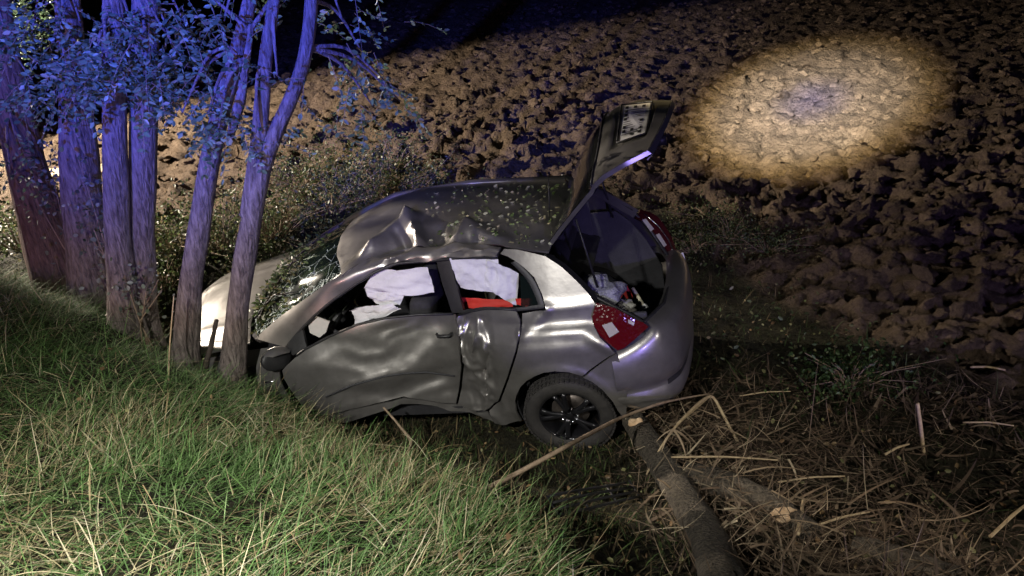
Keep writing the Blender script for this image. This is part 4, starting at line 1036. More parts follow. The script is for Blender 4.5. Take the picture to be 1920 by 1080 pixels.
def tree(label, stems, y, twigs=(), bark='bark', up=1.6, group=None, cat='tree'):
    """stems: lists of (px, py, width px[, y]); twigs: (px, py, y, spread px, count)"""
    allp = []
    for st in stems:
        pts = []; rr = []
        for q in st:
            yy = q[3] if len(q) > 3 else y
            p = at_y(q[0], q[1], yy); dep = np.dot(p-CAM, FW); pts.append(p); rr.append(.84*q[2]/2/F_PX*dep)
        allp.append((pts, rr))
    b0 = allp[0][0][-1]; base = np.array([b0[0], b0[1], gz(b0[0], b0[1])-.08])
    t = empty('robinia_tree', tuple(base)); tag(t, label, cat, group)
    inv = Matrix.Translation(-Vector(base))
    for k, (pts, rr) in enumerate(allp):
        pts = pts[::-1]; rr = rr[::-1]           # from the ground upward
        if k == 0: pts = [base]+pts; rr = [rr[0]*1.25]+rr
        d = pts[-1]-pts[-2]; d /= np.linalg.norm(d)
        for s in range(1, 4): pts.append(pts[-1]+(d*.6+np.array([0, 0, .4]))*up/3); rr.append(rr[-1]*.85)
        P_ = resamp(pts, 40); R_ = np.interp(np.linspace(0, 1, 40), np.linspace(0, 1, len(rr)), rr)
        V = []; n = 22; F = []
        for i, (p, r) in enumerate(zip(P_, R_)):
            for a in range(n):
                th = 2*math.pi*a/n
                f = 1+.07*math.sin(th*3+i*.02+k)+.035*math.sin(th*7-i*.02)+.09*mnoise.noise(Vector((math.cos(th)*2.2, math.sin(th)*2.2, p[2]*3+k*5+p[0])))
                V.append(p+np.array([math.cos(th), math.sin(th), 0])*r*f)
        for i in range(39):
            for a in range(n): F.append((i*n+a, i*n+(a+1) % n, (i+1)*n+(a+1) % n, (i+1)*n+a))
        F.append(tuple(39*n+a for a in range(n)))
        ob = mk('trunk' if k == 0 else 'stem', V, F, M[bark]); ob.parent = t; ob.matrix_parent_inverse = inv
    st_, di_, le_ = [], [], []; brl = []
    tops = [a[0][0] for a in allp]
    for tw in twigs:
        px, py, yy, sp, cnt = tw; c = at_y(px, py, yy); sc = sp/F_PX*np.dot(c-CAM, FW)
        anc = min((p for a in allp for p in a[0]), key=lambda p: np.linalg.norm(p-c-np.array([0, 0, .3])))
        brl.append([anc, (anc+c)/2+np.array([0, 0, .12]), c])
        for _ in range(int(cnt*1.5)):
            s = c+np.clip(RNG.normal(size=3), -1.5, 1.5)*sc*np.array([1, .8, .7]); st_.append(s); d = RNG.normal(size=3)*np.array([1, .8, .5]); d[2] -= .3; di_.append(d); le_.append(RNG.uniform(.12, .24))
    # crown above the picture
    for tp in tops:
        c = tp+np.array([0, 0, up*.75]); brl.append([tp+np.array([0, 0, up*.3]), c+np.array([.3, 0, .3])]); brl.append([tp+np.array([0, 0, up*.2]), c+np.array([-.3, .2, .2])])
        for _ in range(26):
            s = c+RNG.normal(size=3)*np.array([.45, .45, .30]); st_.append(s); d = RNG.normal(size=3); d[2] -= .3; di_.append(d); le_.append(RNG.uniform(.14, .26))
    pos, dd, sz, lines = compound(st_, di_, le_, leaf=.042)
    V, F = leaves(pos, dd, sz, .5); C = np.repeat(mixcol(len(pos), LEAFPAL, [4, 4, 2, 1]), 6, 0)
    cr = mk('crown', V, F, M['leaf'], None, True, C); cr.parent = t; cr.matrix_parent_inverse = inv
    bb = MB()
    for l in lines: bb.tube(l, [.0022, .0018, .0014, .001], 3, cap=False)
    ob = bb.build('twigs', M['twig']); ob.parent = t; ob.matrix_parent_inverse = inv; ob['kind'] = 'stuff'
    for l in brl:
        b2 = MB(); b2.tube(resamp(l, 8), list(np.linspace(.014, .005, 8)), 6); ob = b2.build('branch', M['bark']); ob.parent = t; ob.matrix_parent_inverse = inv
    return t, inv
GT = 'robinia trees on the bank beside the car'
tree('brown trunk leaning outward at the outer end of the tree row', [[(-20, -60, 56), (5, 100, 58), (22, 200, 60), (46, 300, 64), (76, 420, 76), (106, 520, 86), (124, 575, 100)]], 5.45,
     [(30, 260, 5.2, 45, 10), (10, 60, 4.7, 50, 14), (20, 330, 5.1, 30, 6), (60, 150, 5.0, 40, 8)], 'bark_brown', group=GT)
tree('dark slanting trunk widening to a thick foot overgrown with creeper', [[(118, -60, 40), (128, 30, 44), (138, 150, 50), (142, 250, 60), (150, 350, 70), (160, 450, 80), (172, 540, 84), (184, 592, 96)]], 5.15,
     [(60, 60, 4.6, 50, 18), (120, 110, 4.6, 50, 18), (90, 170, 4.7, 40, 10), (150, 40, 4.6, 40, 10)], group=GT)
tree('straight slim trunk standing tight against a thicker straight one', [[(210, -60, 40), (211, 30, 42), (212, 150, 47), (214, 300, 49), (218, 420, 50), (226, 540, 52), (232, 625, 58)]], 4.72,
     [(200, 110, 4.35, 55, 20), (260, 90, 4.3, 50, 18), (180, 160, 4.4, 40, 10), (310, 60, 4.4, 40, 10)], group=GT)
tree('thicker straight trunk standing tight behind a slim straight one', [[(272, -60, 54), (270, 30, 56), (268, 150, 58), (266, 300, 58), (264, 420, 54), (265, 540, 54), (266, 612, 60)]], 4.86,
     [(330, 110, 4.4, 45, 14), (290, 150, 4.4, 45, 12), (350, 50, 4.45, 35, 8), (240, 150, 4.4, 40, 8)], group=GT)
te, inve = tree('slender leaning trunk with a broken branch stub', [[(480, -60, 46), (468, 0, 48), (446, 90, 50), (412, 210, 50), (388, 320, 52), (368, 450, 54), (352, 560, 58), (344, 700, 66)], [(470, 62, 20, 4.30), (462, 110, 26, 4.30), (450, 190, 24, 4.32), (430, 260, 16, 4.36)]], 4.40,
     [(360, 170, 4.2, 40, 12), (390, 215, 4.2, 32, 8), (410, 240, 4.2, 28, 6), (420, 40, 4.3, 22, 4), (340, 215, 4.2, 35, 6)], up=.05, group=GT)
tree('forked trunk splitting into two stems in front of the bonnet', [[(587, -60, 26), (584, 0, 27), (577, 90, 28), (562, 150, 31), (532, 212, 37), (505, 270, 42), (482, 350, 48), (462, 450, 49), (446, 560, 50), (432, 715, 56)],
     [(522, -60, 23), (514, 0, 24), (497, 100, 26), (490, 200, 28), (484, 270, 32), (474, 340, 38), (466, 400, 40)]], 4.20,
     [(640, 30, 4.4, 22, 4), (680, 100, 4.6, 24, 5), (720, 150, 4.6, 22, 4), (700, 200, 4.7, 24, 4), (480, 250, 4.1, 22, 4), (750, 190, 4.8, 20, 3), (520, 140, 4.15, 14, 2), (660, 150, 4.7, 24, 4)], group=GT)

# unseen tree added to keep the work light off the car roof
t0 = np.array([-5.8, 7.7, gz(-5.8, 7.7)-.05]); t = empty('robinia_tree', tuple(t0)); tag(t, 'unseen leafy young tree added further along the bank to shade the car roof', 'tree', GT); inv = Matrix.Translation(-Vector(t0))
b_ = MB(); b_.tube(resamp([t0, t0+np.array([.05, .02, 1.0]), t0+np.array([.1, 0, 2.0]), t0+np.array([.15, .05, 3.2])], 14), list(np.linspace(.09, .03, 14)), 10); o = b_.build('trunk', M['bark']); o.parent = t; o.matrix_parent_inverse = inv
st_ = [np.array([-5.6, 7.6, 2.85])+RNG.normal(size=3)*np.array([.42, .48, .30]) for _ in range(330)]+[np.array([-5.5, 8.35, 2.40])+RNG.normal(size=3)*np.array([.35, .36, .17]) for _ in range(230)]; di_ = [RNG.normal(size=3)+np.array([0, 0, -.3]) for _ in st_]
pos, dd, sz, lines = compound(st_, di_, [RNG.uniform(.14, .26) for _ in st_], leaf=.04)
V, F = leaves(pos, dd, sz, .5); o = mk('crown', V, F, M['leaf'], None, True, np.repeat(mixcol(len(pos), LEAFPAL, [4, 4, 2, 1]), 6, 0)); o.parent = t; o.matrix_parent_inverse = inv
for a in range(7):
    e_ = np.array([-5.6, 7.6, 2.85])+RNG.normal(size=3)*np.array([.4, .45, .25]); b_ = MB(); b_.tube([t0+np.array([.09, .0, 1.7+.12*a]), (t0+np.array([.09, 0, 1.9+.12*a])+e_)/2, e_], [.016, .011, .005], 6); o = b_.build('branch', M['bark']); o.parent = t; o.matrix_parent_inverse = inv

# ------------------------------------------------------------------ shrubs and weeds
SHPAL = [(.055, .085, .03), (.09, .12, .045), (.16, .16, .075), (.035, .05, .02), (.24, .20, .11)]
def shrub(name, label, cat, px, py, rx, rz, n, leaf=.035, pal=SHPAL, wts=(4, 4, 2, 2, 1), group=None, base=None, stems=7):
    b0 = ground_at(px, py) if base is None else np.asarray(base); b0 = b0.copy(); b0[2] -= .03
    t = empty(name, tuple(b0)); tag(t, label, cat, group); inv = Matrix.Translation(-Vector(b0))
    k = RNG.normal(size=(n//14+1, 3))*np.array([rx*.5, rx*.4, rz*.3])+np.array([0, 0, rz*.45])
    idx = RNG.integers(0, len(k), n); p = b0+k[idx]+RNG.normal(size=(n, 3))*np.array([.07, .07, .07])
    p[:, 2] = np.maximum(p[:, 2], gz(p[:, 0], p[:, 1])+.01)
    d = RNG.normal(size=(n, 3)); d[:, 2] -= .2
    V, F = leaves(p, d, RNG.uniform(.6, 1.3, n)*leaf, .55)
    o = mk('foliage', V, F, M['leaf'], None, True, np.repeat(mixcol(n, pal, wts), 6, 0)); o.parent = t; o.matrix_parent_inverse = inv
    sb = MB()
    for q in k[:max(stems, len(k)//2)]:
        sb.tube([b0+q*np.array([.1, .1, 0]), b0+q*.5+np.array([0, 0, .05]), b0+q], [.006, .004, .002], 4, cap=False)
    o = sb.build('stems', M['twig']); o.parent = t; o.matrix_parent_inverse = inv; o['kind'] = 'stuff'
    return t
GS = 'shrubs along the field edge'
for px, py, rx, rz, n, lab in [(420, 470, .7, .55, 1500, 'leafy dark shrub behind the gap between leaning and forked trunk'), (520, 440, .75, .65, 1900, 'broad leafy shrub rising directly behind the bonnet'), (620, 400, .7, .7, 1900, 'tall leafy shrub directly behind the windscreen'),
                               (700, 385, .6, .6, 1500, 'bushy shrub directly behind the front of the car roof'), (780, 372, .55, .4, 1000, 'low shrub behind the middle of the car roof'), (570, 350, .6, .5, 1000, 'sparse shrub on the clods right behind the forked trunk'),
                               (330, 470, .6, .5, 1200, 'leafy shrub behind the gap between the straight and leaning trunks'), (660, 320, .5, .5, 700, 'thin shrub standing out on the clods beyond the windscreen shrub'), (740, 320, .5, .6, 600, 'thin shrub standing out on the clods beyond the car roof')]:
    shrub('shrub', lab, 'shrub', px, py, rx, rz, n, group=GS)
for px, py, rx, rz, n, lab in [(310, 540, .45, .45, 900, 'low shrub between the thicker straight trunk and the leaning trunk'), (40, 470, .6, .45, 1100, 'low shrub behind the brown trunk at the row end'), (110, 440, .5, .4, 800, 'low shrub between the brown trunk and the dark slanting trunk')]:
    shrub('shrub', lab, 'shrub', px, py, rx, rz, n, group='low shrubs among the trunks')
for px, py, rx, rz, n in [(1300, 470, .40, .25, 1000), (1370, 450, .40, .25, 900), (1440, 470, .40, .2, 700), (1330, 420, .4, .2, 700)]:
    shrub('weed_patch', 'low dark weeds on the field edge behind the open boot', 'weeds', px, py, rx, rz, n, .028, group='weeds behind the open boot')
shrub('weed_clump', 'dark green weed clump on the ditch floor below the clods', 'weeds', 1590, 725, .42, .22, 1500, .03, [(.03, .06, .015), (.05, .09, .025), (.08, .12, .04)], (4, 4, 1))
# creeper on the feet of the trunks
CRP = [(.16, .19, .15), (.22, .24, .20), (.10, .13, .08)]
for (px, py, yy, sx, sz_, n, lab) in [(190, 430, 4.95, .10, .30, 260, 'grey-green creeper climbing the foot of the slanting trunk'), (100, 370, 5.15, .14, .20, 170, 'pale creeper leaves hanging on the brown trunk'), (255, 545, 4.62, .10, .12, 90, 'creeper leaves at the foot of the two straight trunks')]:
    c = at_y(px, py, yy); g0 = np.array([c[0], c[1], gz(c[0], c[1])])
    t = empty('creeper', tuple(g0)); tag(t, lab, 'creeper'); inv = Matrix.Translation(-Vector(g0))
    p = c+RNG.normal(size=(n, 3))*np.array([sx, .05, sz_]); V, F = leaves(p, RNG.normal(size=(n, 3)), RNG.uniform(.02, .05, n), .7)
    o = mk('foliage', V, F, M['leaf'], None, True, np.repeat(mixcol(n, CRP, (3, 2, 2)), 6, 0)); o.parent = t; o.matrix_parent_inverse = inv
    v_ = MB()
    for s in range(4): v_.tube([g0+np.array([.04*s-.08, -.02, 0]), (g0+c)/2+RNG.normal(size=3)*.04, c+RNG.normal(size=3)*np.array([sx, .03, sz_])], [.006, .005, .003], 5)
    o = v_.build('vines', M['twig']); o.parent = t; o.matrix_parent_inverse = inv; o['kind'] = 'stuff'
# broken leafy branch on the windscreen
wb = car_w(PW[20, 14]+nn*.02); t = empty('broken_branch', tuple(wb)); tag(t, 'broken leafy branch lying across the windscreen and bonnet edge', 'branch'); inv = Matrix.Translation(-Vector(wb))
b_ = MB(); bl = [car_w(PW[i, j]+nn*.03) for i, j in ((27, 4), (22, 12), (16, 22), (10, 32), (4, 38))]; b_.tube(resamp(bl, 16), list(np.linspace(.010, .004, 16)), 6)
o = b_.build('stem', M['dark_twig']); o.parent = t; o.matrix_parent_inverse = inv
P_, D_, Z_ = [], [], []
for _ in range(520):
    i = int(np.clip(RNG.normal(21, 6), 2, 29)); j = int(np.clip(RNG.normal(17, 11), 0, 39)); P_.append(car_w(PW[i, j]+nn*RNG.uniform(.01, .07))); D_.append(RNG.normal(size=3)*np.array([1, 1, .4])); Z_.append(RNG.uniform(.02, .05))
V, F = leaves(np.array(P_), np.array(D_), np.array(Z_), .45); o = mk('foliage', V, F, M['leaf'], None, True, np.repeat(mixcol(len(P_), SHPAL, (4, 3, 2, 2, .5)), 6, 0)); o.parent = t; o.matrix_parent_inverse = inv

# ------------------------------------------------------------------ grass
def scatter(n, x0, x1, y0, y1, dens):
    x = RNG.uniform(x0, x1, n); y = RNG.uniform(y0, y1, n); d = dens(x, y); k = RNG.random(n) < d
    return x[k], y[k]
_ED = np.array([at_z(px, py, z)[:2] for px, py, z in [(540, 775, .2), (620, 815, .2), (700, 850, .5), (800, 890, .62), (900, 930, .72), (980, 990, .92), (1060, 1079, 1.1)]])
def bank_mask(x, y):   # the mown-down bank on the road side
    e = _ED[np.argsort(_ED[:, 0])]; yb = np.interp(x, np.r_[-9, -3.9, -3.0, -2.2, e[:, 0], .5], np.r_[6.2, 5.8, 5.2, 4.55, e[:, 1], .6])
    return smoothstep(.15, -.12, y-yb)
def litter_mask(x, y):
    return smoothstep(.55, .95, x)*smoothstep(4.9, 4.3, y+.25*(x-1.5))*(1-field_mask(x, y))
x, y = scatter(140000, -5.2, .7, .5, 5.7, lambda x, y: bank_mask(x, y)*np.clip(.62+.8*vnoise(x*3, y*3, 2), 0, 1))
nb = len(x); base = np.stack([x, y, gz(x, y)-.01], 1)
tuft = vnoise(x*2.2, y*2.2, 41)*6.3+vnoise(x*5, y*5, 42)*3
az = -.4+1.5*(vnoise(x*1.1, y*1.1, 40)-.5)+.55*(tuft-4.5)+RNG.normal(size=nb)*.85
az = np.where(RNG.random(nb) < .3, RNG.uniform(0, 6.28, nb), az)
dry = np.clip(vnoise(x*1.6+9, y*1.6, 51)*1.6-.45+.30*(x < -1.9)*(y < 3.2), 0, 1)
cg = mixcol(nb, [(.10, .185, .055), (.07, .13, .042), (.16, .23, .10)], [4, 3, 2]); cs = mixcol(nb, [(.34, .30, .17), (.24, .19, .10), (.42, .38, .25)], [3, 2, 1])
isdry = (RNG.random(nb) < .08+.48*dry)[:, None]
blades('bank_grass', base, RNG.gamma(4, .028, nb)+.045, RNG.uniform(.0025, .006, nb), az, RNG.uniform(.6, 1.5, nb), RNG.uniform(-.2, 1.5, nb), np.where(isdry, cs, cg), M['blade'], 'long flattened green grass with dry straw on the roadside bank', 'grass')
# short dark growth on the ditch floor
x, y = scatter(150000, -3.5, 5.5, 2.0, 9.0, lambda x, y: (1-bank_mask(x, y))*(1-field_mask(x, y))*(1-.85*litter_mask(x, y))*np.clip(1.5*vnoise(x*2.5, y*2.5, 6)-.15, 0, 1)*.55*np.where(x > 1.0, .30, 1))
nb = len(x); base = np.stack([x, y, gz(x, y)-.01], 1)
blades('ditch_grass', base, RNG.gamma(4, .022, nb)+.03, RNG.uniform(.004, .010, nb), RNG.uniform(0, 6.28, nb), RNG.uniform(.1, 1.2, nb), RNG.uniform(.2, 1.4, nb), mixcol(nb, [(.045, .072, .022), (.065, .09, .035), (.11, .085, .045), (.05, .042, .022)], [3, 2, 3, 3]), M['blade'], 'short sparse grass and moss on the ditch floor', 'grass', seg=3)
# dry maize litter to the right of the logs
x, y = scatter(24000, .5, 6.0, 1.6, 5.2, lambda x, y: litter_mask(x, y)*np.clip(.3+vnoise(x*2, y*2, 77), 0, 1))
nb = len(x); base = np.stack([x, y, gz(x, y)+RNG.uniform(.005, .05, nb)], 1)
blades('maize_litter', base, RNG.gamma(4, .032, nb)+.04, RNG.choice([.003, .006, .012, .022], nb, p=[.45, .3, .17, .08]), RNG.uniform(0, 6.28, nb), RNG.normal(1.45, .18, nb), RNG.normal(.1, .9, nb), mixcol(nb, [(.14, .10, .066), (.095, .068, .046), (.24, .185, .125), (.055, .038, .027)], [4, 4, 1.5, 3]), M['straw'], 'dry brown maize leaves and straw littering the ditch', 'straw litter', seg=5)
# straw and roots tangled over the logs
x, y = scatter(1900, .7, 2.3, 1.9, 4.1, lambda x, y: np.exp(-((x-1.15-.12*(3.2-y))/.45)**2)); nb = len(x)
blades('straw_tangle', np.stack([x, y, gz(x, y)+RNG.uniform(.03, .16, nb)], 1), RNG.gamma(4, .045, nb)+.06, RNG.choice([.003, .006, .014], nb, p=[.5, .35, .15]), RNG.normal(-.7, 1.3, nb), RNG.normal(1.45, .3, nb), RNG.normal(.4, .9, nb), mixcol(nb, [(.26, .20, .13), (.16, .115, .075), (.36, .30, .20)], [3, 4, 1]), M['straw'], 'tangled dry straw and roots heaped over the logs', 'straw tangle', seg=6)
# loose straws and stems over the bank
x, y = scatter(450, -4.6, .4, .7, 4.9, bank_mask); nb = len(x)
blades('loose_straw', np.stack([x, y, gz(x, y)+RNG.uniform(.06, .16, nb)], 1), RNG.uniform(.12, .36, nb), RNG.uniform(.0025, .0045, nb), RNG.uniform(0, 6.28, nb), RNG.normal(1.35, .25, nb), RNG.normal(.3, .9, nb), mixcol(nb, [(.42, .36, .22), (.34, .33, .22), (.30, .22, .12)], [3, 2, 1]), M['straw'], 'loose pale straws lying on the grassy bank', 'straw', seg=5)
# undergrowth leaves on the ground behind and beside the car
x, y = scatter(26000, -7.5, 4.0, 4.6, 10.0, lambda x, y: (1-bank_mask(x, y))*smoothstep(.9, .1, field_mask(x, y-.3))*np.clip(vnoise(x*1.8, y*1.8, 91)*1.6-.2, 0, 1)*np.where(x > 1.2, .35, 1))
nb = len(x); p = np.stack([x, y, gz(x, y)+RNG.gamma(2, .05, nb)], 1); d = RNG.normal(size=(nb, 3)); d[:, 2] = np.abs(d[:, 2])*.5
V, F = leaves(p, d, RNG.uniform(.018, .05, nb), .5); o = mk('undergrowth', V, F, M['leaf'], None, True, np.repeat(mixcol(nb, SHPAL, (4, 4, 2, 3, 1.2)), 6, 0)); tag(o, 'low leafy undergrowth along the edge of the ploughed field', 'undergrowth', kind='stuff')

# ------------------------------------------------------------------ ploughed clods
def clod_shape(seed, sub):
    V, F = tri_ico(sub); r = np.random.default_rng(seed); off = r.uniform(-9, 9, 3)
    pl = r.normal(size=(7, 3)); pl /= np.linalg.norm(pl, axis=1, keepdims=True); h = r.uniform(.38, .8, 7)
    for a, b in zip(pl, h):                       # broken flat faces
        s = V @ a; V = V - np.where(s > b, s-b, 0)[:, None]*a
    d = np.array([.30*mnoise.noise(Vector(tuple(v*1.6+off)))+.16*mnoise.noise(Vector(tuple(v*4+off))) for v in V])
    return V*(1+d[:, None])*np.array([1.15, .9, .68]), F
CS = [clod_shape(s, 2) for s in range(10)]; CS1 = [clod_shape(s+50, 1) for s in range(12)]
def clods(n, x0, x1, y0, y1, smin, smax, shapes, pw):
    x, y = scatter(n, x0, x1, y0, y1, lambda x, y: smoothstep(.35, .8, field_mask(x, y))*(np.abs(x-.1*y) < (y*.85+2.5)))
    Vs, Fs = [], []; k = 0; zz = gz(x, y, True)
    for a, b, z in zip(x, y, zz):
        V, F = shapes[RNG.integers(len(shapes))]; s = smin+(smax-smin)*RNG.random()**pw
        t = RNG.uniform(0, 6.28); tilt = RNG.normal()*.5; c, si = math.cos(t), math.sin(t)
        R = np.array([[c, -si, 0], [si, c, 0], [0, 0, 1]]) @ np.array([[1, 0, 0], [0, math.cos(tilt), -math.sin(tilt)], [0, math.sin(tilt), math.cos(tilt)]])
        Vs.append((V*s) @ R.T + np.array([a, b, z-s*.18])); Fs.append(F+k); k += len(V)
    return np.concatenate(Vs), np.concatenate(Fs)
Va, Fa = clods(1700, -11, 13, 3.2, 12, .035, .13, CS, 1.8)
Vb, Fb = clods(4200, -16, 22, 11, 28, .045, .14, CS1, 1.5)
Vc, Fc = clods(5200, -9, 11, 3.2, 12, .015, .05, CS1, 1.5)
V = np.concatenate([Va, Vb, Vc]); F = np.concatenate([Fa, Fb+len(Va), Fc+len(Va)+len(Vb)])
o = mk('earth_clods', V, F, M['clod'], None, True); o.data.set_sharp_from_angle(angle=rad(30)); tag(o, 'countless brown clods of freshly ploughed earth covering the field', 'clods', kind='stuff')
meshes = []
for s in range(10):
    V, F = CS[s]; meshes.append(mesh_data('big_clod', V, F, [M['clod']], True)); meshes[-1].set_sharp_from_angle(angle=rad(30))
spots = [(830, 265, .16), (905, 240, .15), (960, 270, .17), (1010, 285, .16), (930, 310, .16), (860, 300, .13), (1050, 230, .15), (1100, 200, .14), (1000, 200, .15), (900, 190, .14), (780, 220, .14), (720, 250, .13), (1540, 410, .14), (1590, 430, .13), (1650, 380, .14), (1880, 440, .16), (1840, 400, .14), (1480, 390, .12), (1420, 350, .12), (1700, 440, .13), (1760, 360, .14), (1500, 330, .12), (1600, 320, .12), (1800, 480, .15), (1730, 520, .14), (1660, 560, .13), (1780, 620, .14), (1870, 580, .15), (1900, 660, .14), (1320, 340, .11), (1230, 330, .11), (1270, 300, .11), (1160, 260, .12), (640, 200, .14), (560, 220, .13), (690, 170, .13), (820, 150, .13), (950, 130, .13), (1200, 150, .13), (1350, 240, .11), (1450, 250, .11), (1550, 240, .11), (1680, 250, .12), (1820, 280, .13), (1600, 160, .12), (1750, 150, .13)]
for k, (px, py, s) in enumerate(spots):
    for j in range(2):
        g = ground_at(px+RNG.uniform(-45, 45)*j, py+RNG.uniform(-22, 22)*j); s_ = s*RNG.uniform(.5, .85)
        z = gz(g[0], g[1], True)
        c = bpy.data.objects.new('big_clod', meshes[RNG.integers(10)]); COL.objects.link(c)
        c.location = (g[0], g[1], z+s_*.08); c.scale = (s_*RNG.uniform(.8, 1.3), s_*RNG.uniform(.7, 1.1), s_*RNG.uniform(.7, 1.1)); c.rotation_euler = (RNG.normal()*.4, RNG.normal()*.4, RNG.uniform(0, 6.28))
        tag(c, 'large angular clod of earth on the ploughed field', 'clod', 'large clods on the ploughed field')

# ------------------------------------------------------------------ logs, branches and debris in the ditch
def tubeobj(name, label, cat, pts, rad_, mat, n=8, group=None, jit=0, parent=None):
    pts = [np.asarray(p, float) for p in pts]
    b_ = MB(); m_ = max(8, len(pts)*5); P_ = resamp(pts, m_); R_ = np.interp(np.linspace(0, 1, m_), np.linspace(0, 1, len(rad_)), rad_)
    b_.tube(P_, list(R_), n, jitter=jit)
    o = b_.build(name, mat, parent)
    if label: tag(o, label, cat, group)
    return o, P_, R_
def log(label, px, zo, rads, cut0=True, cut1=False):
    g = [ground_at(*q) for q in px]; pts = [p+np.array([0, 0, r*.75+z]) for p, r, z in zip(g, rads, zo)]
    t = empty('log', tuple(pts[0])); tag(t, label, 'log'); inv = Matrix.Translation(-Vector(pts[0]))
    P_ = resamp(pts, 30); R_ = np.interp(np.linspace(0, 1, 30), np.linspace(0, 1, len(rads)), rads); n = 20; V = []; F = []
    for i in range(30):
        a = P_[min(i+1, 29)]-P_[max(i-1, 0)]; a /= np.linalg.norm(a); u_ = np.cross(a, [0, 0, 1]); u_ /= np.linalg.norm(u_); w_ = np.cross(u_, a)
        for k in range(n):
            th = 2*math.pi*k/n; f = 1+.16*mnoise.noise(Vector((math.cos(th)*2, math.sin(th)*2, i*.25)))+.10*mnoise.noise(Vector((math.cos(th)*5, math.sin(th)*5, i*.6)))
            V.append(P_[i]+(u_*math.cos(th)+w_*math.sin(th))*R_[i]*f)
    for i in range(29):
        for k in range(n): F.append((i*n+k, i*n+(k+1) % n, (i+1)*n+(k+1) % n, (i+1)*n+k))
    o = mk('bark', V, F, M['log_bark']); o.parent = t; o.matrix_parent_inverse = inv
    for end, fl_ in ((0, cut0), (29, cut1)):
        ring_ = V[end*n:(end+1)*n]; c = sum(ring_)/n; a = P_[1]-P_[0] if end == 0 else P_[28]-P_[29]; a /= np.linalg.norm(a)
        vv = [p-a*.004 for p in ring_]+[c+a*.012*random.random()+(p-c)*.55 for p in ring_]+[c-a*.006]
        ff_ = [(k, (k+1) % n, n+(k+1) % n, n+k) for k in range(n)]+[(n+k, n+(k+1) % n, 2*n) for k in range(n)]
        o = mk('cut_end', vv, ff_, M['wood'] if fl_ else M['log_bark'], None, False); o.parent = t; o.matrix_parent_inverse = inv
    return t, P_, R_, inv
tA, PA_, RA_, iA = log('grey-barked log with a pale sawn end beside the rear wheel', [(1186, 815), (1225, 870), (1280, 950), (1325, 1030), (1365, 1150)], [.06, .02, .0, .0, .0], [.082, .085, .09, .095, .095])
tB, PB_, RB_, iB = log('mossy log branching off with pale torn wood at its end', [(1285, 905), (1380, 930), (1450, 965), (1520, 1010)], [.0, .0, .0, -.02], [.075, .075, .07, .06])
cB = PB_[22]; kn = blob('torn_knot', cB+np.array([-.02, -.055, .045]), (.06, .04, .035), M['wood'], 2.2, amp=.6); kn.parent = tB; kn.matrix_parent_inverse = iB
cA = PA_[21]; kn = blob('sawn_knot', cA+np.array([-.03, -.085, .05]), (.04, .03, .045), M['wood'], 5.2, amp=.4); kn.parent = tA; kn.matrix_parent_inverse = iA
kn = blob('sawn_face', PA_[1]+(CAM-PA_[1])/np.linalg.norm(CAM-PA_[1])*.085, (.05, .035, .05), M['wood'], 9.7, amp=.45); kn.parent = tA; kn.matrix_parent_inverse = iA
log('thin mossy log half buried in straw', [(1600, 1035), (1680, 1060), (1790, 1100)], [-.02, -.02, -.02], [.06, .065, .065], False)

g0 = ground_at(885, 935)
pts = [g0+np.array([0, 0, .02]), at_y(960, 893, g0[1]+.18), at_y(1060, 838, g0[1]+.30), at_y(1165, 782, 3.55), at_y(1240, 755, 3.75), at_y(1300, 743, 3.95), at_y(1336, 738, 4.05)]
tubeobj('long_branch', 'long thin bent branch leaning across the rear wheel', 'branch', pts, [.014, .013, .012, .011, .009, .007, .005], M['twig'], 8)
e1_ = at_y(1336, 738, 4.02)
tubeobj('bent_stalk', 'thick dry maize stalk bent sharply over the log', 'stalk', [at_y(1270, 795, 3.6), at_y(1310, 755, 3.85), e1_, at_y(1362, 790, 3.85), at_y(1398, 855, 3.65), ground_at(1428, 908)], [.008, .009, .010, .010, .009, .008], M['reed'])
tubeobj('bent_stalk', 'dry maize stalk slanting from the bend down to the sawn log', 'stalk', [e1_+np.array([-.02, 0, -.02]), at_y(1270, 795, 3.62), at_y(1240, 835, 3.50), at_y(1212, 890, 3.40)], [.008, .009, .007, .005], M['reed'])
lb = [at_y(1262, 805, 3.56)]
for k, (dx, dy_) in enumerate([(-60, 5), (-20, 50), (10, 60), (40, 75), (25, 100), (60, 60)]):
    a = lb[0]; b = at_y(1262+dx, 812+dy_, 3.45+.02*k)
    blades('maize_leaf', a[None].copy(), np.array([.14+.03*k]), np.array([.012+.002*k]), np.array([math.atan2(b[1]-a[1], b[0]-a[0])]), np.array([1.5+.12*k]), np.array([1.0+.15*k]), np.array([[.34, .26, .17]]), M['straw'], None, None, seg=8)
    o = bpy.context.scene.objects[-1] if False else COL.objects[-1]; tag(o, 'torn dry maize leaf hanging from the bent stalks', 'maize leaf', 'torn maize leaves on the bent stalks')
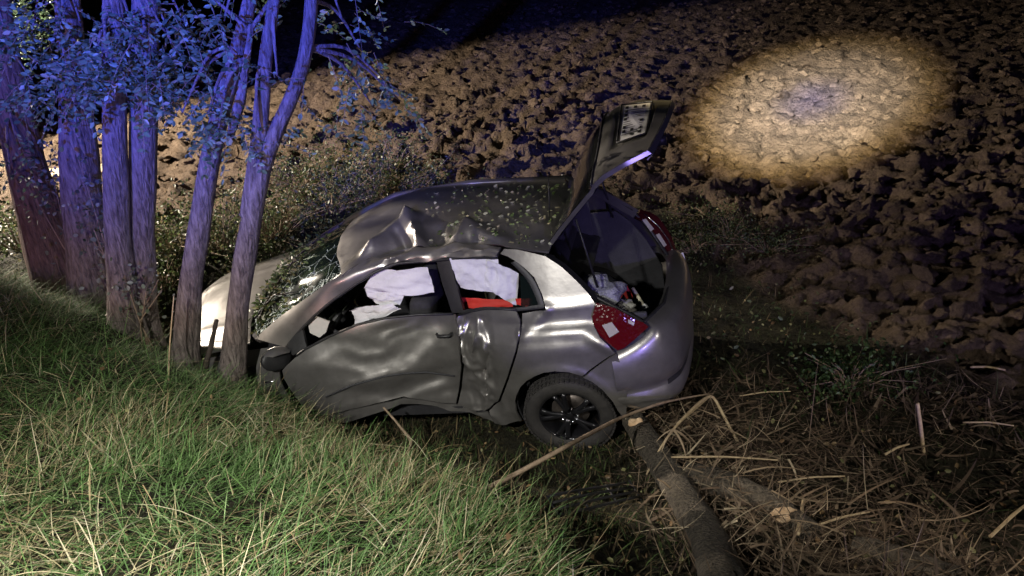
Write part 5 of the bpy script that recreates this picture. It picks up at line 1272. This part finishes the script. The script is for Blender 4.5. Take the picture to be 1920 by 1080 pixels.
for lab, a, b, r in [('straight yellow straw lying across the two logs', (1255, 906), (1450, 912), .006), ('pale straw stalk lying past the end of the mossy log', (1455, 920), (1580, 912), .006), ('split straw stalk slanting over the mossy log end', (1520, 1005), (1625, 980), .006),
                     ('pale maize stub leaning up from the litter by the mossy log', (1492, 1020), (1503, 955), .010), ('yellow stalk lying in the litter near the ditch slope', (1800, 808), (1895, 817), .006), ('thin straw lying on the dark soil near the weed clump', (1385, 756), (1480, 750), .005), ('broken stalk lying beneath the field edge', (1815, 702), (1880, 710), .009),
                     ('pale curled straw lying under the upright stalk', (1655, 868), (1700, 850), .008), ('thick reed slanting up out of the litter', (1850, 1025), (1925, 960), .009)]:
    A_ = ground_at(*a)+np.array([0, 0, .06]); B_ = ground_at(*b)+np.array([0, 0, .07])
    if 'across' in lab: A_[2] += .13; B_[2] += .12
    tubeobj('straw_stalk', lab, 'straw', [A_, (A_+B_)/2+np.array([0, 0, .015]), B_], [r, r, r*.7], M['reed'], 6)
A_ = ground_at(1732, 852); tubeobj('upright_stalk', 'dry stalk standing upright in the litter below the field edge', 'stalk', [A_, at_y(1726, 800, A_[1]), at_y(1720, 756, A_[1])], [.011, .012, .011], M['reed'], 7)
# twig under the door
yt = ground_at(762, 855)[1]
tubeobj('twig', 'bare forked twig under the front door', 'twig', [at_y(719, 764, yt+.25), at_y(738, 785, yt+.2), at_y(757, 808, yt+.12), at_y(772, 826, yt+.05), at_y(762, 853, yt)], [.007, .008, .009, .012, .007], M['twig'])
tubeobj('bark_strip', 'brown strip of torn bark beneath the dented sill', 'bark', [at_y(643, 800, ground_at(650, 835)[1]+.1), ground_at(660, 820)+np.array([0, 0, .03]), ground_at(680, 848)+np.array([0, 0, .02])], [.006, .02, .012], M['twig'], 6)
# dark stake and dry stem by the trunks
A_ = at_y(384, 690, 4.32); B_ = at_y(406, 600, 4.36); tubeobj('broken_stake', 'short dark broken stake between the leaning trunk and the forked trunk', 'stake', [A_-np.array([0, 0, .2]), A_, (A_+B_)/2+np.array([.006, 0, 0]), B_], [.018, .02, .018, .014], M['dark_twig'], 8, jit=.2)
tubeobj('dry_stem', 'thin dry stem standing at the foot of the leaning trunk', 'stem', [ground_at(316, 715), at_y(318, 650, 4.05), at_y(326, 555, 4.1)], [.006, .005, .003], M['reed'], 6)
tubeobj('fence_wire', 'thin wire strung between the trunks in front of the bonnet', 'wire', [at_y(345, 637, 4.4), at_y(400, 640, 4.35), at_y(432, 639, 4.3), at_y(475, 640, 4.38)], [.0025, .0025, .0025, .002], M['dark_twig'], 5)
# board beyond the trees
A_ = ground_at(88, 338)+np.array([0, 0, .08]); B_ = ground_at(205, 326)+np.array([0, 0, .08]); d = B_-A_; L_ = np.linalg.norm(d); b_ = MB(); b_.box((0, 0, 0), (L_, .16, .04))
o = b_.build('plank', simple('yellow_wood', (.42, .34, .18), (.55, .46, .27), .7, scale=6, stretch=(1, 9, 9), bump=.3), None, False, bevel=.004); o.location = tuple((A_+B_)/2); o.rotation_euler = (rad(25), -math.atan2(d[2], math.hypot(d[0], d[1])), math.atan2(d[1], d[0])); tag(o, 'pale yellow plank lying on the field behind the trunks', 'plank')
# torn grille
gA, gB = ground_at(1022, 966), ground_at(1180, 932); ga = (gA+gB)/2; dx_ = (gB-gA)/np.linalg.norm(gB-gA); up_ = np.array([0, -.45, .9]); up_ -= dx_*np.dot(up_, dx_); up_ /= np.linalg.norm(up_); dyv = np.cross(up_, dx_)
Rg = np.stack([dx_, dyv, up_], 1); Lg = np.linalg.norm(gB-gA)
t = empty('torn_grille', tuple(ga)); tag(t, 'torn black plastic grille with long slats lying in the grass', 'grille'); inv = Matrix.Translation(-Vector(ga))
for k in range(4):
    s = MB(); pts = [ga+dx_*(f*Lg)+dyv*(-.052+.035*k)+up_*(.085+.008*math.sin(f*5+k)) for f in np.linspace(-.5, .5-.03*k, 7)]; s.tube(pts, [.011]*7, 6, squash=.6)
    o = s.build('slat', M['trim']); o.parent = t; o.matrix_parent_inverse = inv
for f in (-.5, -.17, .17, .47):
    s = MB(); s.tube([ga+dx_*(f*Lg)+dyv*q+up_*.075 for q in (-.065, .065)], .007, 6); o = s.build('rib', M['trim']); o.parent = t; o.matrix_parent_inverse = inv
# flake of leaf litter on the bank and ditch
x, y = scatter(1600, -4, 3, 1.5, 5.5, lambda x, y: (1-field_mask(x, y))*(1-.93*bank_mask(x, y))); nb = len(x); d = RNG.normal(size=(nb, 3)); d[:, 2] = np.abs(d[:, 2])*.3
V, F = leaves(np.stack([x, y, gz(x, y)+.04+.10*bank_mask(x, y)], 1), d, RNG.uniform(.02, .045, nb), .6); o = mk('leaf_litter', V, F, M['leaf'], None, True, np.repeat(mixcol(nb, [(.28, .20, .10), (.20, .20, .09), (.16, .10, .05)], (2, 2, 2)), 6, 0)); tag(o, 'small fallen leaves strewn over bank and ditch', 'leaves', kind='stuff')
